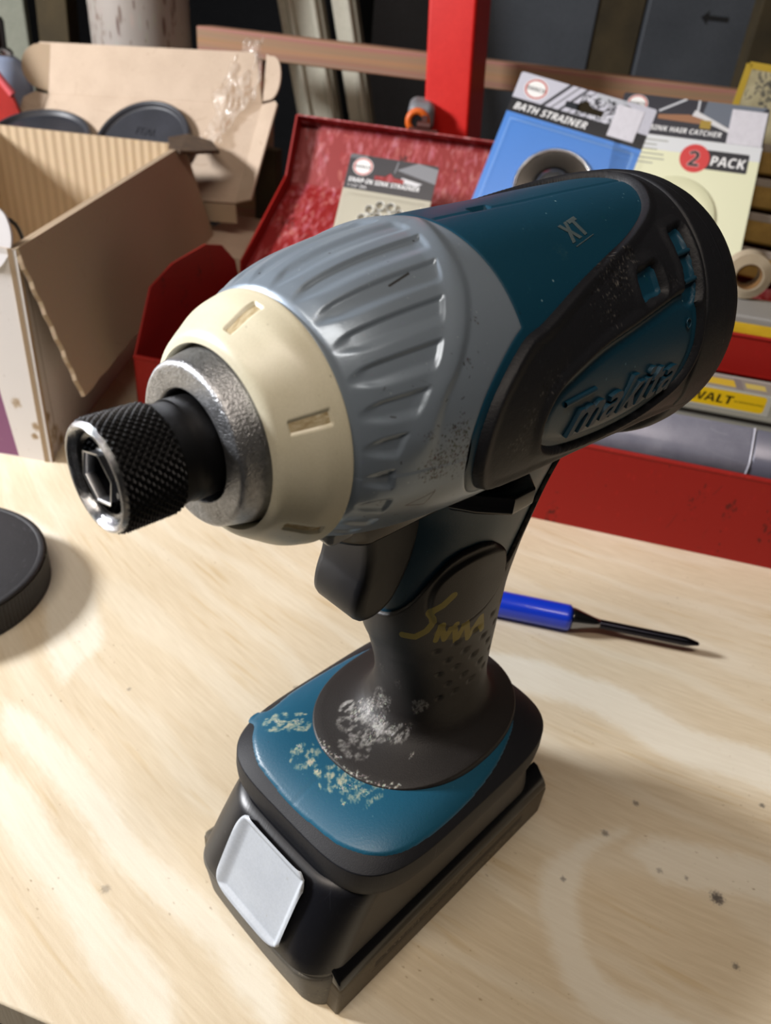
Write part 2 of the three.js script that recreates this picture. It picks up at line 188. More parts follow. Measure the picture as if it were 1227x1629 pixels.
const driver = thing('impact_driver', 'teal, silver and black cordless impact driver standing on its battery on the plywood bench', 'impact driver', [0, 0, 0], -131.14 * RAD);
{
  const angles = range(-180, 180, 0.9);
  // housing: the teal shell under everything, split along the top
  const housing = mesh('motor_housing', patch(range(-63, 33, 0.7), angles, () => 1, (x, a) => {
    const r = fRubber(x, a), s = fSilver(x, a), k = Math.max(r, s), sv = S(a);
    let h = -0.75 * ss(0.2, 1.6, k); h -= 0.35 * Math.exp(-((((a - 2) * DEG37) / 0.28) ** 2)) * (x < 14 ? 1 : 0);
    h -= 1.1 * ss(0.2, 0.8, Math.min(x + 6.5, 1 - x, (2.2 - Math.abs(a)) * DEG37));                 // slot in the top
    const v = Math.max(vent1(x, sv), vent2(x, sv)); h -= 0.9 * ss(0, 0.7, v);
    const p = panelHole(x, sv); h -= 0.4 * ss(0, 1.2, p) * (1 - ss(1.2, 3.2, p));
    return body(x, a, h); }, bodyUV), M.teal, driver);
  // hammer case: silver, with long flutes that run to the nose and a crease that arcs round behind them
  const endX = smoothTable([0, 7.3, 21.9, 29.6, 42.2, 53.4, 67.3, 80.6, 92.7, 105, 180], [22.5, 23.3, 26.5, 28.8, 33.5, 37.8, 44, 49.3, 50.8, 50, 50]);
  const arcX = smoothTable([0, 15.8, 31.7, 44.4, 58.8, 68.9, 78.9, 92], [17.3, 21.1, 24.6, 28.8, 35.2, 40.6, 43.2, 44]);
  const ribs = (x, a) => { const b = Math.abs(a), ph = ((b + 6.65) % 13.3) - 6.65, e = endX(b); const nose = 54.6 - 1.6 * (ph / 3) ** 2;
    const q = rad(x, a) * RAD; return -0.6 * ss(-0.3, 0.45, (3.5 + ph) * q) * ss(-1.5, 1.1, (3.2 - ph) * q) * ss(-0.4, 0.5, x - e) * ss(-2.6, 1.6, nose - x); };
  mesh('hammer_case', patch(range(14.4, 58, 0.36), range(-180, 180, 0.6), fSilver, (x, a, f) => {
    const b = Math.abs(a); let h = f < 1.2 ? -0.5 + 0.55 * Math.sqrt(1 - (1 - f / 1.2) ** 2) : 0.05; h += ribs(x, a);
    if (b < 92) { const d = x - arcX(b); h += 0.75 * ss(-2.6, 0.8, d) * (1 - 0.85 * ss(0.8, 7, d)) * (1 - ss(78, 92, b)) - 0.1; }
    h -= 0.9 * ss(56.6, 58, x); return body(x, a, h); }, bodyUV), M.silver, driver);
  // rubber overmould with vents and the side panel left open
  mesh('rubber_overmould', patch(range(-73, 33, 0.5), range(-180, 180, 0.75), fRubber, (x, a, f) => body(x, a, dome(f, 1.0, 1.2) + 0.65 * ss(0.6, 1.2, f) * (1 - ss(1.6, 4.2, f)) + 0.12 * fbm(x / 5, a / 7) * ss(1, 3, f)), bodyUV), M.rubber, driver);
  { const bar = (x0, a0, x1, a1) => { const q = []; for (let i = 0; i <= 4; i++) q.push(body(mix(x0, x1, i / 4), mix(a0, a1, i / 4), 0.15)); return tube(q, 0.7, 10, 8); }; for (const [x0, a0, x1, a1] of [[-51, 46.5, -58, 46], [-50.4, 57.5, -56.6, 57]]) mesh('vent_bar', bar(x0, a0, x1, a1), M.teal, driver); }
  // raised name on the side panel
  const font = await new FontLoader().loadAsync('fonts/droid/droid_sans_bold.typeface.json');
  const onBody = (str, size, x0, a0, x1, a1, depth, slant, lift, squash = 1) => { let g = new TextGeometry(str, { font, size, depth, curveSegments: 5, bevelEnabled: true, bevelThickness: depth * 0.3, bevelSize: 0.12, bevelSegments: 2 }); g = mergeVertices(g.toNonIndexed()).toNonIndexed(); g.computeBoundingBox(); const w = g.boundingBox.max.x, L = Math.abs(x1 - x0), p = g.attributes.position;
    for (let i = 0; i < p.count; i++) { const tx = p.getX(i) / w, ty = p.getY(i) * squash, z = p.getZ(i), t = tx + ty * slant / L; const x = mix(x0, x1, t), a = mix(a0, a1, t) - ty / DEG37; p.setXYZ(i, ...body(x, a, lift + z)); }
    const q = g; q.computeVertexNormals(); return crease(q, 35); };
  const name = mesh('raised_lettering', merge([onBody('makita', 8.4, 0.5, 100, -45, 97.5, 0.9, 0.42, -0.1), (() => { const pts = []; for (let i = 0; i <= 16; i++) { const a = i / 16 * 6.283; pts.push(body(-50.8 + 1.1 * Math.cos(a), 73 + 1.8 * Math.sin(a), 0.35)); } return tube(pts, 0.22, 40, 6); })(), (() => { const q = []; for (let i = 0; i <= 10; i++) q.push(body(3 - i * 1.2, 85.6 - i * 0.12, 0.1)); return tube(q, 0.75, 20, 8); })()]), M.teal, driver);
  mesh('worn_print', merge([onBody('XT', 5.8, -15.0, 30.8, -23.8, 27.8, 0.02, 0.0, 0.17, 0.95), (() => { const q = []; for (let i = 0; i <= 6; i++) q.push(body(-15.2 - i * 1.5, 32.6 - i * 0.52, 0.03)); return tube(q, 0.16, 12, 5); })()]), std({ map: mottled([44, 70, 80], [104, 106, 104], 64, 9), roughness: 0.7 }), driver);
  // rear bumper
  const bx = smoothTable([0, 21, 37, 53, 67, 81, 96, 110, 130, 180], [-69, -65.4, -62.6, -60, -58, -55.8, -55.6, -60, -66, -68]);
  { const rings = [], K = 54; for (let k = 0; k <= K; k++) { const t = k / K, r = []; for (let j = 0; j < 240; j++) { const a = -180 + 360 * j / 240, x0 = bx(Math.abs(a)), x = mix(x0, -91, t ** 0.85), d = x0 - x; const notch = 0.5 * ss(0.2, 0.8, Math.min(d - 6, 7.2 - d)); let h = -0.6 + (1.55 + 0.6) * Math.sqrt(1 - (1 - Math.min(1, d / 1.8)) ** 2) - 0.4 * notch; h *= 1 - 0.6 * ss(-80, -91, x); h += 0.15 * fbm(x / 6, a / 8); r.push(body(x, a, h)); } rings.push(r); }
    mesh('rear_bumper', skin(rings, { capEnd: true, uv: (i, j, p) => bodyUV(p[0], 180 - 360 * j / 240) }), M.rubber, driver); }
  // nose: cream ring with dirty notches, cast collar, black sleeve, chrome tip with hexagonal socket
  const ringR = smoothTable([57.4, 58.2, 60, 62.8, 66, 68.4, 69.6, 70.3, 70.6], [25.6, 26.4, 26.0, 25.1, 23.1, 21.5, 20.6, 19.6, 18.6]);
  const slot = (x, a) => { const ph = ((a + 372) % 58) - 29; return ss(-0.2, 0.25, Math.min(Math.abs(x - 64.4) < 3.4 ? 3.4 - Math.abs(x - 64.4) : -1, 1.25 - Math.abs(ph) * 24 * RAD)); };
  const ringG = patch(range(57.4, 70.6, 0.22), range(-180, 180, 0.75), () => 1, (x, a) => { const r = ringR(x) - 0.55 * slot(x, a); return [x, H + r * Math.cos(a * RAD), -r * Math.sin(a * RAD)]; }, (x, a) => [a / 120, x / 40]);
  const nose = mesh('bumper_ring', merge([ringG, latheX([[70.6, 18.6], [68.5, 18.2], [62, 18]]).translate(0, H, 0).toNonIndexed()]), M.cream, driver);
  { const g = []; for (let k = 0; k < 6; k++) { const a0 = k * 58 + 5 - 174; g.push(patch(range(61.2, 67.6, 0.4), range(a0 - 2.8, a0 + 2.8, 0.5), () => 1, (x, a) => { const r = ringR(x) - 0.5; return [x, H + r * Math.cos(a * RAD), -r * Math.sin(a * RAD)]; }, (x, a) => [x / 10, a / 12])); } mesh('notch_grime', merge(g), M.dirt, nose); }
  mesh('gearcase_collar', arcUV(latheX([[60, 17.1], [65.2, 17.1], [65.7, 17.3], [66.2, 17.9], [66.8, 18.05], [67.4, 18.0], [70, 17.45], [74.3, 16.5], [74.9, 16.3], [75.25, 16.0], [75.45, 15.6], [75.5, 15.1], [75.5, 13], [75.5, 11.6], [75.3, 11.2], [74.6, 11], [70, 11]]), [[60, 17.1], [65.2, 17.1], [65.7, 17.3], [66.2, 17.9], [66.8, 18.05], [67.4, 18.0], [70, 17.45], [74.3, 16.5], [74.9, 16.3], [75.25, 16.0], [75.45, 15.6], [75.5, 15.1], [75.5, 13], [75.5, 11.6], [75.3, 11.2], [74.6, 11], [70, 11]], 26).translate(0, H, 0), M.cast, driver);
  const sleeve = mesh('quick_release_sleeve', latheX([[70, 9.7], [76.5, 9.9], [78.4, 9.9], [78.6, 9.6], [80.4, 9.6], [82.3, 10.15], [82.6, 10.2]]).translate(0, H, 0), M.darkSteel, driver);
  mesh('knurled_grip', patch(range(82.4, 94.4, 0.11), range(-180, 180, 0.75), () => 1, (x, a) => { const u = (a + 180) * 40 / 360 + (x - 82) / 1.6, v = (a + 180) * 40 / 360 - (x - 82) / 1.6, t = (q) => { const k = q - Math.floor(q); return 1 - Math.abs(2 * k - 1); }; const edge = ss(82.4, 83.1, x) * (1 - ss(93.8, 94.4, x)); const r = 9.95 + (0.85 * Math.min(t(u), t(v))) * edge + 0.1 * ss(94, 93, x); return [x, H + r * Math.cos(a * RAD), -r * Math.sin(a * RAD)]; }, (x, a) => [a / 60, x / 20]), M.darkSteel, sleeve);
  const tip = mesh('chrome_rim', latheX([[94.1, 10.2], [94.6, 10.15], [95, 9.8], [95, 9.2], [94.4, 8.75], [92.6, 8.5]]).translate(0, H, 0), M.chrome, driver);
  mesh('retaining_washer', latheX([[93.4, 8.8], [93.3, 8.2], [93.5, 7.7], [93.2, 7.1]]).translate(0, H, 0), std({ map: mottled([40, 38, 36], [120, 118, 116], 64, 8), roughness: 0.25, metalness: 0.9 }), tip);
  { const hex = []; for (let i = 0; i < 6; i++) hex.push([4.9 * Math.cos(i * Math.PI / 3 + 0.3), 4.9 * Math.sin(i * Math.PI / 3 + 0.3)]); const sh = new THREE.Shape(); sh.absarc(0, 0, 7.2, 0, 6.2832); const anvil = extrude(sh, 2.4, 0.5, [hex]).rotateY(Math.PI / 2).translate(92, H, 0), s2 = new THREE.Shape(); s2.absarc(0, 0, 7.1, 0, 6.2832);
    mesh('hex_socket', crease(anvil, 30), std({ color: 0xd6d8dc, roughness: 0.3, metalness: 1 }), tip); mesh('socket_bore', crease(extrude(s2, 20, 0, [hex.map(([p, q]) => [p * 0.99, q * 0.99])]).rotateY(Math.PI / 2).translate(72.2, H, 0), 30), M.shadedBore, tip); mesh('socket_bottom', cyl(4.5, 4.5, 2, 24).rotateZ(Math.PI / 2).translate(80, H, 0), M.shadedBore, tip);
    const g = []; for (let i = 0; i < 9; i++) { const a = rnd() * 6.28, r = 1 + rnd() * 2; g.push(new THREE.SphereGeometry(0.7 + rnd() * 0.7, 8, 6).translate(81.5 + rnd() * 1.5, H + r * Math.cos(a), r * Math.sin(a))); } mesh('grease', merge(g), std({ color: 0x8c8c90, roughness: 0.12, metalness: 0.7 }), tip); }

  // handle
  const HY = [65.4, 68.3, 69.1, 70, 71.1, 72.7, 75, 79, 86, 106, 116, 126, 138, 150, 160, 168, 174, 180], HX = [-10, -10, -10.6, -11.4, -12.3, -13.3, -14.2, -14.8, -14.6, -12, -10, -9, -10, -11.5, -13.5, -15, -17, -20], HA = [38.5, 38, 34.6, 31, 27.8, 25, 23, 21.4, 20.3, 23.2, 25.5, 26.5, 28, 29, 30.5, 33, 36, 40], HB = [30, 29.5, 26.8, 23.8, 21, 19, 17.6, 16.6, 16.1, 16.5, 17, 17.5, 18, 19.2, 20, 21, 21.5, 22];
  const hx = smoothTable(HY, HX), ha = smoothTable(HY, HA), hb = smoothTable(HY, HB);
  const grip = (y, a, h) => { const c = Math.cos(a * RAD), s = Math.sin(a * RAD), n = 2 / 2.25, q = (v, p) => Math.sign(v) * Math.abs(v) ** p; return [hx(y) + (ha(y) + h) * q(c, n), y, -(hb(y) + h) * q(s, n)]; };
  const topEdge = smoothTable([0, 12, 22, 33, 43, 53, 62, 72, 82, 92, 99, 104, 110, 118, 124, 180], [127, 128.5, 131, 135.5, 142.5, 149, 151.5, 152.2, 151, 147, 141, 136, 139, 156, 176, 182]);
  const fGrip = (y, a) => topEdge(Math.abs(a)) - y;
  const pad = (y, a) => Math.hypot((Math.abs(a) - 76) * 0.34 / 10.5, (y - 136) / 13.5);
  const dots = []; for (let i = 0; i < 5; i++) for (let j = 0; j < 5; j++) dots.push([56 + i * 17 + (j % 2) * 8.5, 88 + j * 6.3 + i * 1.2]);
  const arcY = [], arcS = []; { let s = 0, p = null; for (let y = 60; y <= 184; y += 0.25) { const r = (ha(y) + hb(y)) / 2; if (p) s += Math.hypot(0.25, r - p); p = r; arcY.push(y); arcS.push(s); } } const arcEnd = arcS[arcS.length - 1], vOf = (y) => lerpTable(arcY, arcS, y) / arcEnd;
  const gripTex = canvasTex(1536, 1280, (x, w, h) => { const at = (a, y) => [(a + 180) / 360 * w, (1 - vOf(y)) * h];
    x.fillStyle = '#262220'; x.fillRect(0, 0, w, h); specks(x, w, h, 12000, () => { const k = 26 + rnd() * 26; return css(k + 4, k, k - 3, 0.4); }, 0.5, 2.6); specks(x, w, h, 500, () => css(130, 124, 114, 0.4), 0.3, 1.2);
    for (const [a, y, r, n] of [[-15, 75, 34, 300], [2, 74, 30, 260], [-22, 72, 26, 160], [-6, 80, 34, 220], [16, 74, 22, 120], [33, 82, 14, 40], [30, 76, 20, 60], [5, 72, 30, 130], [25, 73, 18, 50], ...[...Array(46)].map((_, i) => [-18 + i * 1.25 + rnd() * 2, 68.3 + rnd() * 0.5, 3 + rnd() * 5, 3 + rnd() * 16 * (0.5 + 0.5 * Math.sin(i / 3.1))]), [-30, 73, 16, 60], [42, 71, 12, 30], [10, 92, 30, 40], [-10, 95, 30, 30]]) { const [px, py] = at(a, y); blot(x, px, py, r, n, () => css(175 + rnd() * 40, 172 + rnd() * 38, 165 + rnd() * 35, 0.16 + rnd() * 0.4), 0.5, 5); }
    for (const [a, y, r] of [[-16, 74, 50], [-4, 72, 60], [-20, 71, 50], [-6, 80, 60], [8, 73, 40], [24, 74, 40], [-34, 71, 30], [0, 70, 50], [36, 85, 40]]) { const [px, py] = at(a, y); for (let i = 0; i < 900; i++) { const t = rnd() * 6.28, d = r * Math.sqrt(rnd()); const qx = px + d * Math.cos(t), qy = py + d * 0.7 * Math.sin(t); if (fbm(qx / 22, qy / 22, 6) > -0.02) { x.fillStyle = css(180, 178, 172, 0.05 + 0.09 * rnd()); x.beginPath(); x.ellipse(qx, qy, 1 + rnd() * 5, 1 + rnd() * 3, t, 0, 7); x.fill(); } } }
    for (const [a, y] of dots) { const [px, py] = at(a, y); x.fillStyle = css(12, 11, 10, 0.8); x.beginPath(); x.ellipse(px, py, 7, 11, 0.5, 0, 7); x.fill(); }  // shade inside the dimples painted as dark ovals
    x.strokeStyle = css(168, 150, 40, 0.85); x.lineCap = x.lineJoin = 'round'; const stroke = (pts, lw) => { x.lineWidth = lw; x.beginPath(); pts.map((q) => at(...q)).forEach((q, i) => i ? x.lineTo(...q) : x.moveTo(...q)); x.stroke(); };
    stroke([[62, 136.8], [56, 134], [50, 132.6], [47, 131], [50, 129.3], [51.5, 127], [47, 124], [38, 121.6], [27, 122]], 24); stroke([[55, 119], [59, 126], [62, 118.5], [70, 124.5], [72, 115.5], [80, 123], [83, 114], [92, 120.5], [95, 113.5]], 20); x.strokeStyle = css(150, 130, 30, 0.45); stroke([[57, 122], [66, 119.5], [76, 118], [90, 116]], 34); });
  M.grip = std({ map: gripTex, roughness: 0.5, bumpMap: withRepeat(grain, 9), bumpScale: 0.00012 });
  const gripUV = (y, a) => [(a + 180) / 360, vOf(y)];
  const flip = (g) => { const i = g.index.array; for (let k = 0; k < i.length; k += 3) { const t = i[k + 1]; i[k + 1] = i[k + 2]; i[k + 2] = t; } g.computeVertexNormals(); return g; };
  mesh('handle_core', flip(patch(range(108, 180, 1), range(-180, 180, 2), () => 1, (y, a) => grip(y, a, -0.7), gripUV)), M.teal, driver);
  mesh('grip_overmould', flip(patch(range(65, 180, 0.5), range(-180, 180, 1.2), fGrip, (y, a, f) => { let h = dome(f, 0.7, 1.2); const d = pad(y, a); h += 0.7 * (1 - ss(0.9, 1.0, d)) - 0.35 * Math.exp(-(((d - 1.03) / 0.04) ** 2)); for (const [da, dy] of dots) { const e = Math.hypot((Math.abs(a) - da) * 0.3, y - dy); if (e < 1.5) h -= 0.8 * (1 - e / 1.5); } return grip(y, a, h); }, gripUV)), M.grip, driver);
  // trigger, guard lip with its little lamp lens, forward/reverse lever
  { const sh = new THREE.Shape(); sh.moveTo(11, 168); sh.lineTo(34, 168); sh.bezierCurveTo(31.4, 159, 31, 154, 32.4, 148.5); sh.bezierCurveTo(35, 142, 35, 137, 31.6, 135); sh.bezierCurveTo(28, 133.2, 23, 134.6, 20, 137); sh.bezierCurveTo(15.5, 142, 12, 152, 11, 160); mesh('trigger', crease(extrude(sh, 19, 3).translate(0, 0, -8.6), 50), M.plasticBlack, driver); }
  { const sh = new THREE.Shape(); sh.moveTo(8, -12.5); sh.lineTo(36, -12.5); sh.bezierCurveTo(47, -12.5, 54, -8, 54.5, 0); sh.bezierCurveTo(54, 8, 47, 12.5, 36, 12.5); sh.lineTo(8, 12.5); const lip = extrude(sh, 8, 1.6).rotateX(-Math.PI / 2); const p = lip.attributes.position; for (let i = 0; i < p.count; i++) p.setY(i, p.getY(i) + 164.5 + 8 * ss(32, 56, p.getX(i))); lip.computeVertexNormals();
    const l = mesh('guard_lip', crease(lip, 45), M.gloss, driver); mesh('lamp_lens', rbox(8, 4.6, 7, 1.6, 45.4, 172.6, -9), std({ color: 0xc8ccd0, roughness: 0.15, transmission: 0.5, thickness: 0.003, ior: 1.5 }), l); }
  { const lv = extrude([[13, -14], [9, -20], [2, -26.5], [-7, -26.5], [-12, -21], [-13, -14]].map(([x, z]) => [x, -z]), 6.5, 1.5).rotateX(-Math.PI / 2).translate(-3, 165.5, 0); mesh('reversing_lever', crease(lv, 40), M.gloss, driver); }
  mesh('tail_bridge', skin([...Array(9)].map((_, i) => { const t = i / 8, y = mix(150, 175, t), a = mix(18, 44, t * t), b = mix(10, 17, t), c = mix(-24, -30, t); return [...Array(48)].map((_, j) => { const q = j / 48 * 6.2832; return [c + a * Math.cos(q), y + 4 * t * (-Math.cos(q)), -b * Math.sin(q)]; }); }), { capStart: true, capEnd: true }), M.teal, driver);

  // foot: rubber-edged base, teal plate on its crown
  const sup = (ax0, ax1, b, n) => (a) => { const c = Math.cos(a), s = Math.sin(a), q = 2 / n; const X = Math.sign(c) * Math.abs(c) ** q, Z = Math.sign(s) * Math.abs(s) ** q; return [X > 0 ? X * ax1 : X * ax0, -Z * b]; };
  const foot = sup(51, 50, 38.6, 4.4), crown = (r) => 67.6 - 7.2 * r ** 5;
  const footRings = []; const fr = (sc, y) => footRings.push([...Array(160)].map((_, j) => { const [x, z] = foot(j / 160 * 6.2832); return [x * sc, y, z * sc]; }));
  fr(0.90, 48.6); fr(0.965, 48.8); fr(0.985, 49.6); fr(0.998, 51.5); fr(1.004, 55); for (const s of [1.0, 0.992, 0.98, 0.965, 0.95, 0.93, 0.9, 0.86, 0.8, 0.7, 0.55, 0.35, 0.12]) fr(s, crown(s));
  mesh('foot_rim', skin(footRings, { capStart: true, capEnd: true, uv: (i, j, p) => [p[0] / 120, p[2] / 120] }), M.rubber, driver);
  const plateOut = sdfOf(smoothLoop([[47, 0], [46.2, -12], [45, -20], [40.5, -28.5], [33, -33.8], [16, -36.4], [-8, -35], [-22, -31.5], [-33, -26], [-36, -18], [-36, 18], [-33, 26], [-22, 31.5], [-8, 35], [16, 36.4], [28.6, 35], [30.4, 38.2], [35, 37.6], [36.4, 33], [40.5, 28.5], [45, 20], [46.2, 12]], 200));
  const plateIn = sdfOf([...Array(160)].map((_, j) => { const t = j / 160 * 6.2832, c = Math.cos(t), q = Math.sin(t), n = 2 / 2.25; return [-10 + 38.6 * Math.sign(c) * Math.abs(c) ** n, 30 * Math.sign(q) * Math.abs(q) ** n]; }));
  const rho = (x, z) => (Math.abs(x / (x > 0 ? 50 : 51)) ** 4.4 + Math.abs(z / 38.6) ** 4.4) ** (1 / 4.4);
  const plateTex = canvasTex(768, 768, (x, w, h) => { const at = (X, Z) => [(X + 60) / 120 * w, (Z + 60) / 120 * h]; x.fillStyle = '#18546e'; x.fillRect(0, 0, w, h); specks(x, w, h, 4000, () => css(16, 70 + rnd() * 36, 92 + rnd() * 34, 0.3), 0.5, 2.4); specks(x, w, h, 300, () => css(180, 190, 185, 0.4), 0.3, 1.1); specks(x, w, h, 200, () => css(20, 30, 34, 0.6), 0.3, 1.3);
    for (const [X, Z, r, n, sx] of [[31, 27, 9, 50], [27, 21, 12, 60], [33, 13, 9, 60], [34, 6, 10, 90], [35, 2, 8, 70], [32, -7, 13, 60], [29, -14, 13, 60], [30, -10, 16, 30], [36, -12, 8, 20]]) { const [px, py] = at(X, Z); blot(x, px, py, r, n, () => css(172 + rnd() * 45, 166 + rnd() * 42, 140 + rnd() * 40, 0.25 + rnd() * 0.5), 0.6, 3.6); }
    for (const [X, Z, r, q] of [[31, 27, 30, 0], [27, 21, 30, 0], [34, 9, 34, 1], [33, -3, 30, 1], [29, -12, 46, 1]]) { const [px, py] = at(X, Z); for (let i = 0; i < 900; i++) { const t = rnd() * 6.28, d = r * Math.sqrt(rnd()), qx = px + d * Math.cos(t), qy = py + d * Math.sin(t); if (fbm(qx / 16, qy / 16, 9) > 0.03) { x.fillStyle = css(182, 176, 150, 0.1 + 0.22 * rnd()); x.beginPath(); x.ellipse(qx, qy, 1 + rnd() * 4, 0.6 + rnd() * 2, q ? 2.3 : 0.6, 0, 7); x.fill(); } } }
    for (let i = 0; i < 220; i++) { const t = i / 220 * 6.283, [px, py] = at(28.5 * Math.cos(t) - 2, 29.6 * Math.sin(t)); blot(x, px, py, 4, 3, css(24, 18, 12, 0.5), 0.5, 2); } });  // dirt and shade round the collar edge speckled into the colour
  M.plate = std({ map: plateTex, roughness: 0.4, bumpMap: withRepeat(grain, 4), bumpScale: 0.00008, clearcoat: 0.15, clearcoatRoughness: 0.4 });
  mesh('foot_plate', flip(patch(range(-48, 48, 0.7), range(-38, 38, 0.7), (x, z) => Math.min(plateOut(x, z), -plateIn(x, z) + 3), (x, z, f) => { const l = 0.1 - 0.5 * Math.exp(-((z / 0.35) ** 2)) * (x > 0 ? 0.4 : 0); return [x, crown(Math.min(1, rho(x, z))) - 0.3 + (0.75 + l) * Math.sqrt(1 - (1 - Math.min(1, f / 0.9)) ** 2), z]; }, (x, z) => [(x + 60) / 120, 1 - (z + 60) / 120])), M.plate, driver);

  // battery
  const bt = mesh('battery', (() => { const rings = [[-53, 60, 33, 9, 20.2, 1.2], [-53, 62.4, 33, 10, 20.6, 1.6], [-53, 63.2, 33, 12, 22, 1.8], [-53, 61.8, 32.8, 13, 26, 1.8], [-52, 58.4, 32.4, 14, 34, 1.8], [-51, 54.6, 32, 15, 42, 1.6], [-50.5, 52.2, 31.8, 16, 46.6, 1.5], [-50, 50.6, 31.2, 16, 48.6, 1.4], [-49, 48.6, 30, 15, 49.3, 1.2]].map(([a, b, c, r, y, bu]) => rring(a, b, -c, c, r, y, 14, bu)); return skin(rings, { capStart: true, capEnd: true, uv: (i, j, p) => [(p[2] + p[0] * 0.6) / 90, (p[1] + p[0] * 0.3) / 90] }); })(), M.plasticBlack, driver);
  M.skirt = std({ map: mottled([74, 71, 66], [96, 91, 82], 256, 8, (x, w, h) => { specks(x, w, h, 600, () => css(150, 140, 118, 0.4), 0.4, 2); specks(x, w, h, 300, css(20, 18, 16, 0.5), 0.4, 1.6); }), roughness: 0.6 });
  mesh('battery_skirt', skin([[-54, 59.6, 32.6, 9, 0, 1], [-54.6, 60.4, 33.2, 10, 0.9, 1.2], [-54.8, 62.4, 33.6, 11, 16, 1.8], [-54.8, 63.2, 33.6, 11.5, 19.4, 1.8], [-54.6, 62.8, 33.2, 11.5, 20.2, 1.7]].map(([a, b, c, r, y, bu]) => rring(a, b, -c, c, r, y, 14, bu)), { capStart: true, capEnd: true, uv: (i, j, p) => [(p[2] + p[0] * 0.6) / 60, (p[1] + p[0] * 0.3) / 60] }), M.skirt, bt);
  const railTex = canvasTex(1024, 128, (x, w, h) => { x.fillStyle = '#5a5040'; x.fillRect(0, 0, w, h); specks(x, w, h, 3000, () => { const k = 40 + rnd() * 60; return css(k + 10, k, k - 14, 0.4); }, 0.4, 3); x.fillStyle = css(30, 22, 16, 0.7); x.fillRect(150, 30, 730, 30); x.fillStyle = css(64, 52, 36, 1); x.fillRect(140, 66, 760, 6); x.strokeStyle = css(190, 178, 150, 0.65); for (let i = 0; i < 420; i++) { const px = 170 + 700 * rnd(), py = (px > 560 ? 84 : 40) + (rnd() - 0.5) * (px > 560 ? 44 : 16); if (rnd() < 0.35 + 0.6 * ss(450, 700, px)) { x.lineWidth = 0.6 + 1.6 * rnd(); x.beginPath(); x.moveTo(px, py); x.lineTo(px + (rnd() - 0.2) * 14, py + (rnd() - 0.5) * 12); x.stroke(); } } });
  M.rail = std({ map: railTex, roughness: 0.62 });
  const mirrorZ = (g) => { const p = g.attributes.position, uv = g.attributes.uv; for (let i = 0; i < p.count; i++) p.setZ(i, -p.getZ(i)); for (let i = 0; i < p.count; i += 3) for (const q of [p, uv]) { const n = q.itemSize; for (let k = 0; k < n; k++) { const t = q.array[(i + 1) * n + k]; q.array[(i + 1) * n + k] = q.array[(i + 2) * n + k]; q.array[(i + 2) * n + k] = t; } } g.computeVertexNormals(); return g; };
  for (const s of [-1, 1]) {
    const lower = extrude([[30, 0.3], [35.6, 0.3], [36.2, 1], [36.6, 15.4], [36.1, 16.2], [30, 16.2]], 113, 0.8).rotateY(Math.PI / 2).translate(-56.6, 0, 0), p = lower.attributes.position, uv = lower.attributes.uv;
    for (let i = 0; i < p.count; i++) uv.setXY(i, 1 - (p.getX(i) + 57) / 114, p.getY(i) / 17);
    const rail = mesh('side_rail', crease(s > 0 ? mirrorZ(lower) : lower, 40), M.rail, bt);
    const up = extrude([[28.5, 16], [36.3, 16.2], [36.2, 17.6], [34.8, 20], [30.6, 24.6], [28.5, 25]], 112.6, 1).rotateY(Math.PI / 2).translate(-56.4, 0, 0);
    mesh('rail_cap', crease(s > 0 ? mirrorZ(up) : up, 40), M.gloss, rail);
  }
  // release button: scooped pale plate on the sloping front
  { const W2 = 16.4, L = 29.5, fr2 = sdfOf(smoothLoop([[-W2 + 3, 0.2], [W2 - 3, 0.2], [W2, 3], [W2 - 0.6, L - 3], [W2 - 3.6, L], [-W2 + 3.6, L], [-W2 + 0.6, L - 3], [-W2, 3]], 100)); const sl = Math.atan2(52.2 - 63.2, 46.6 - 22), c = Math.cos(sl), s2 = Math.sin(sl);
    const g = patch(range(-W2, W2, 0.33), range(0, L, 0.33), fr2, (z, v, f) => { const e = 1.0 * Math.sqrt(1 - (1 - Math.min(1, f / 1.2)) ** 2); const wall = z > 0 ? 4.6 : 2.4; const d = Math.min((z + W2 - 0.9) / 1.6, (W2 - 1.0 - z) / wall, (v - 0.9) / 1.8, (L - 0.9 - v) / 2); const n = -0.1 + e * 1.0 - 1.3 * ss(0, 1, d); return [65.6 + v * s2 + n * c, 23.4 + v * c - n * s2, z]; }, (z, v) => [z / 60, v / 60]);
    mesh('release_button', flip(g), std({ map: mottled([172, 178, 186], [184, 190, 197], 128, 4, (x, w, h) => { specks(x, w, h, 30, css(130, 125, 118, 0.4), 0.3, 1); }), roughness: 0.42 }), bt); }
}
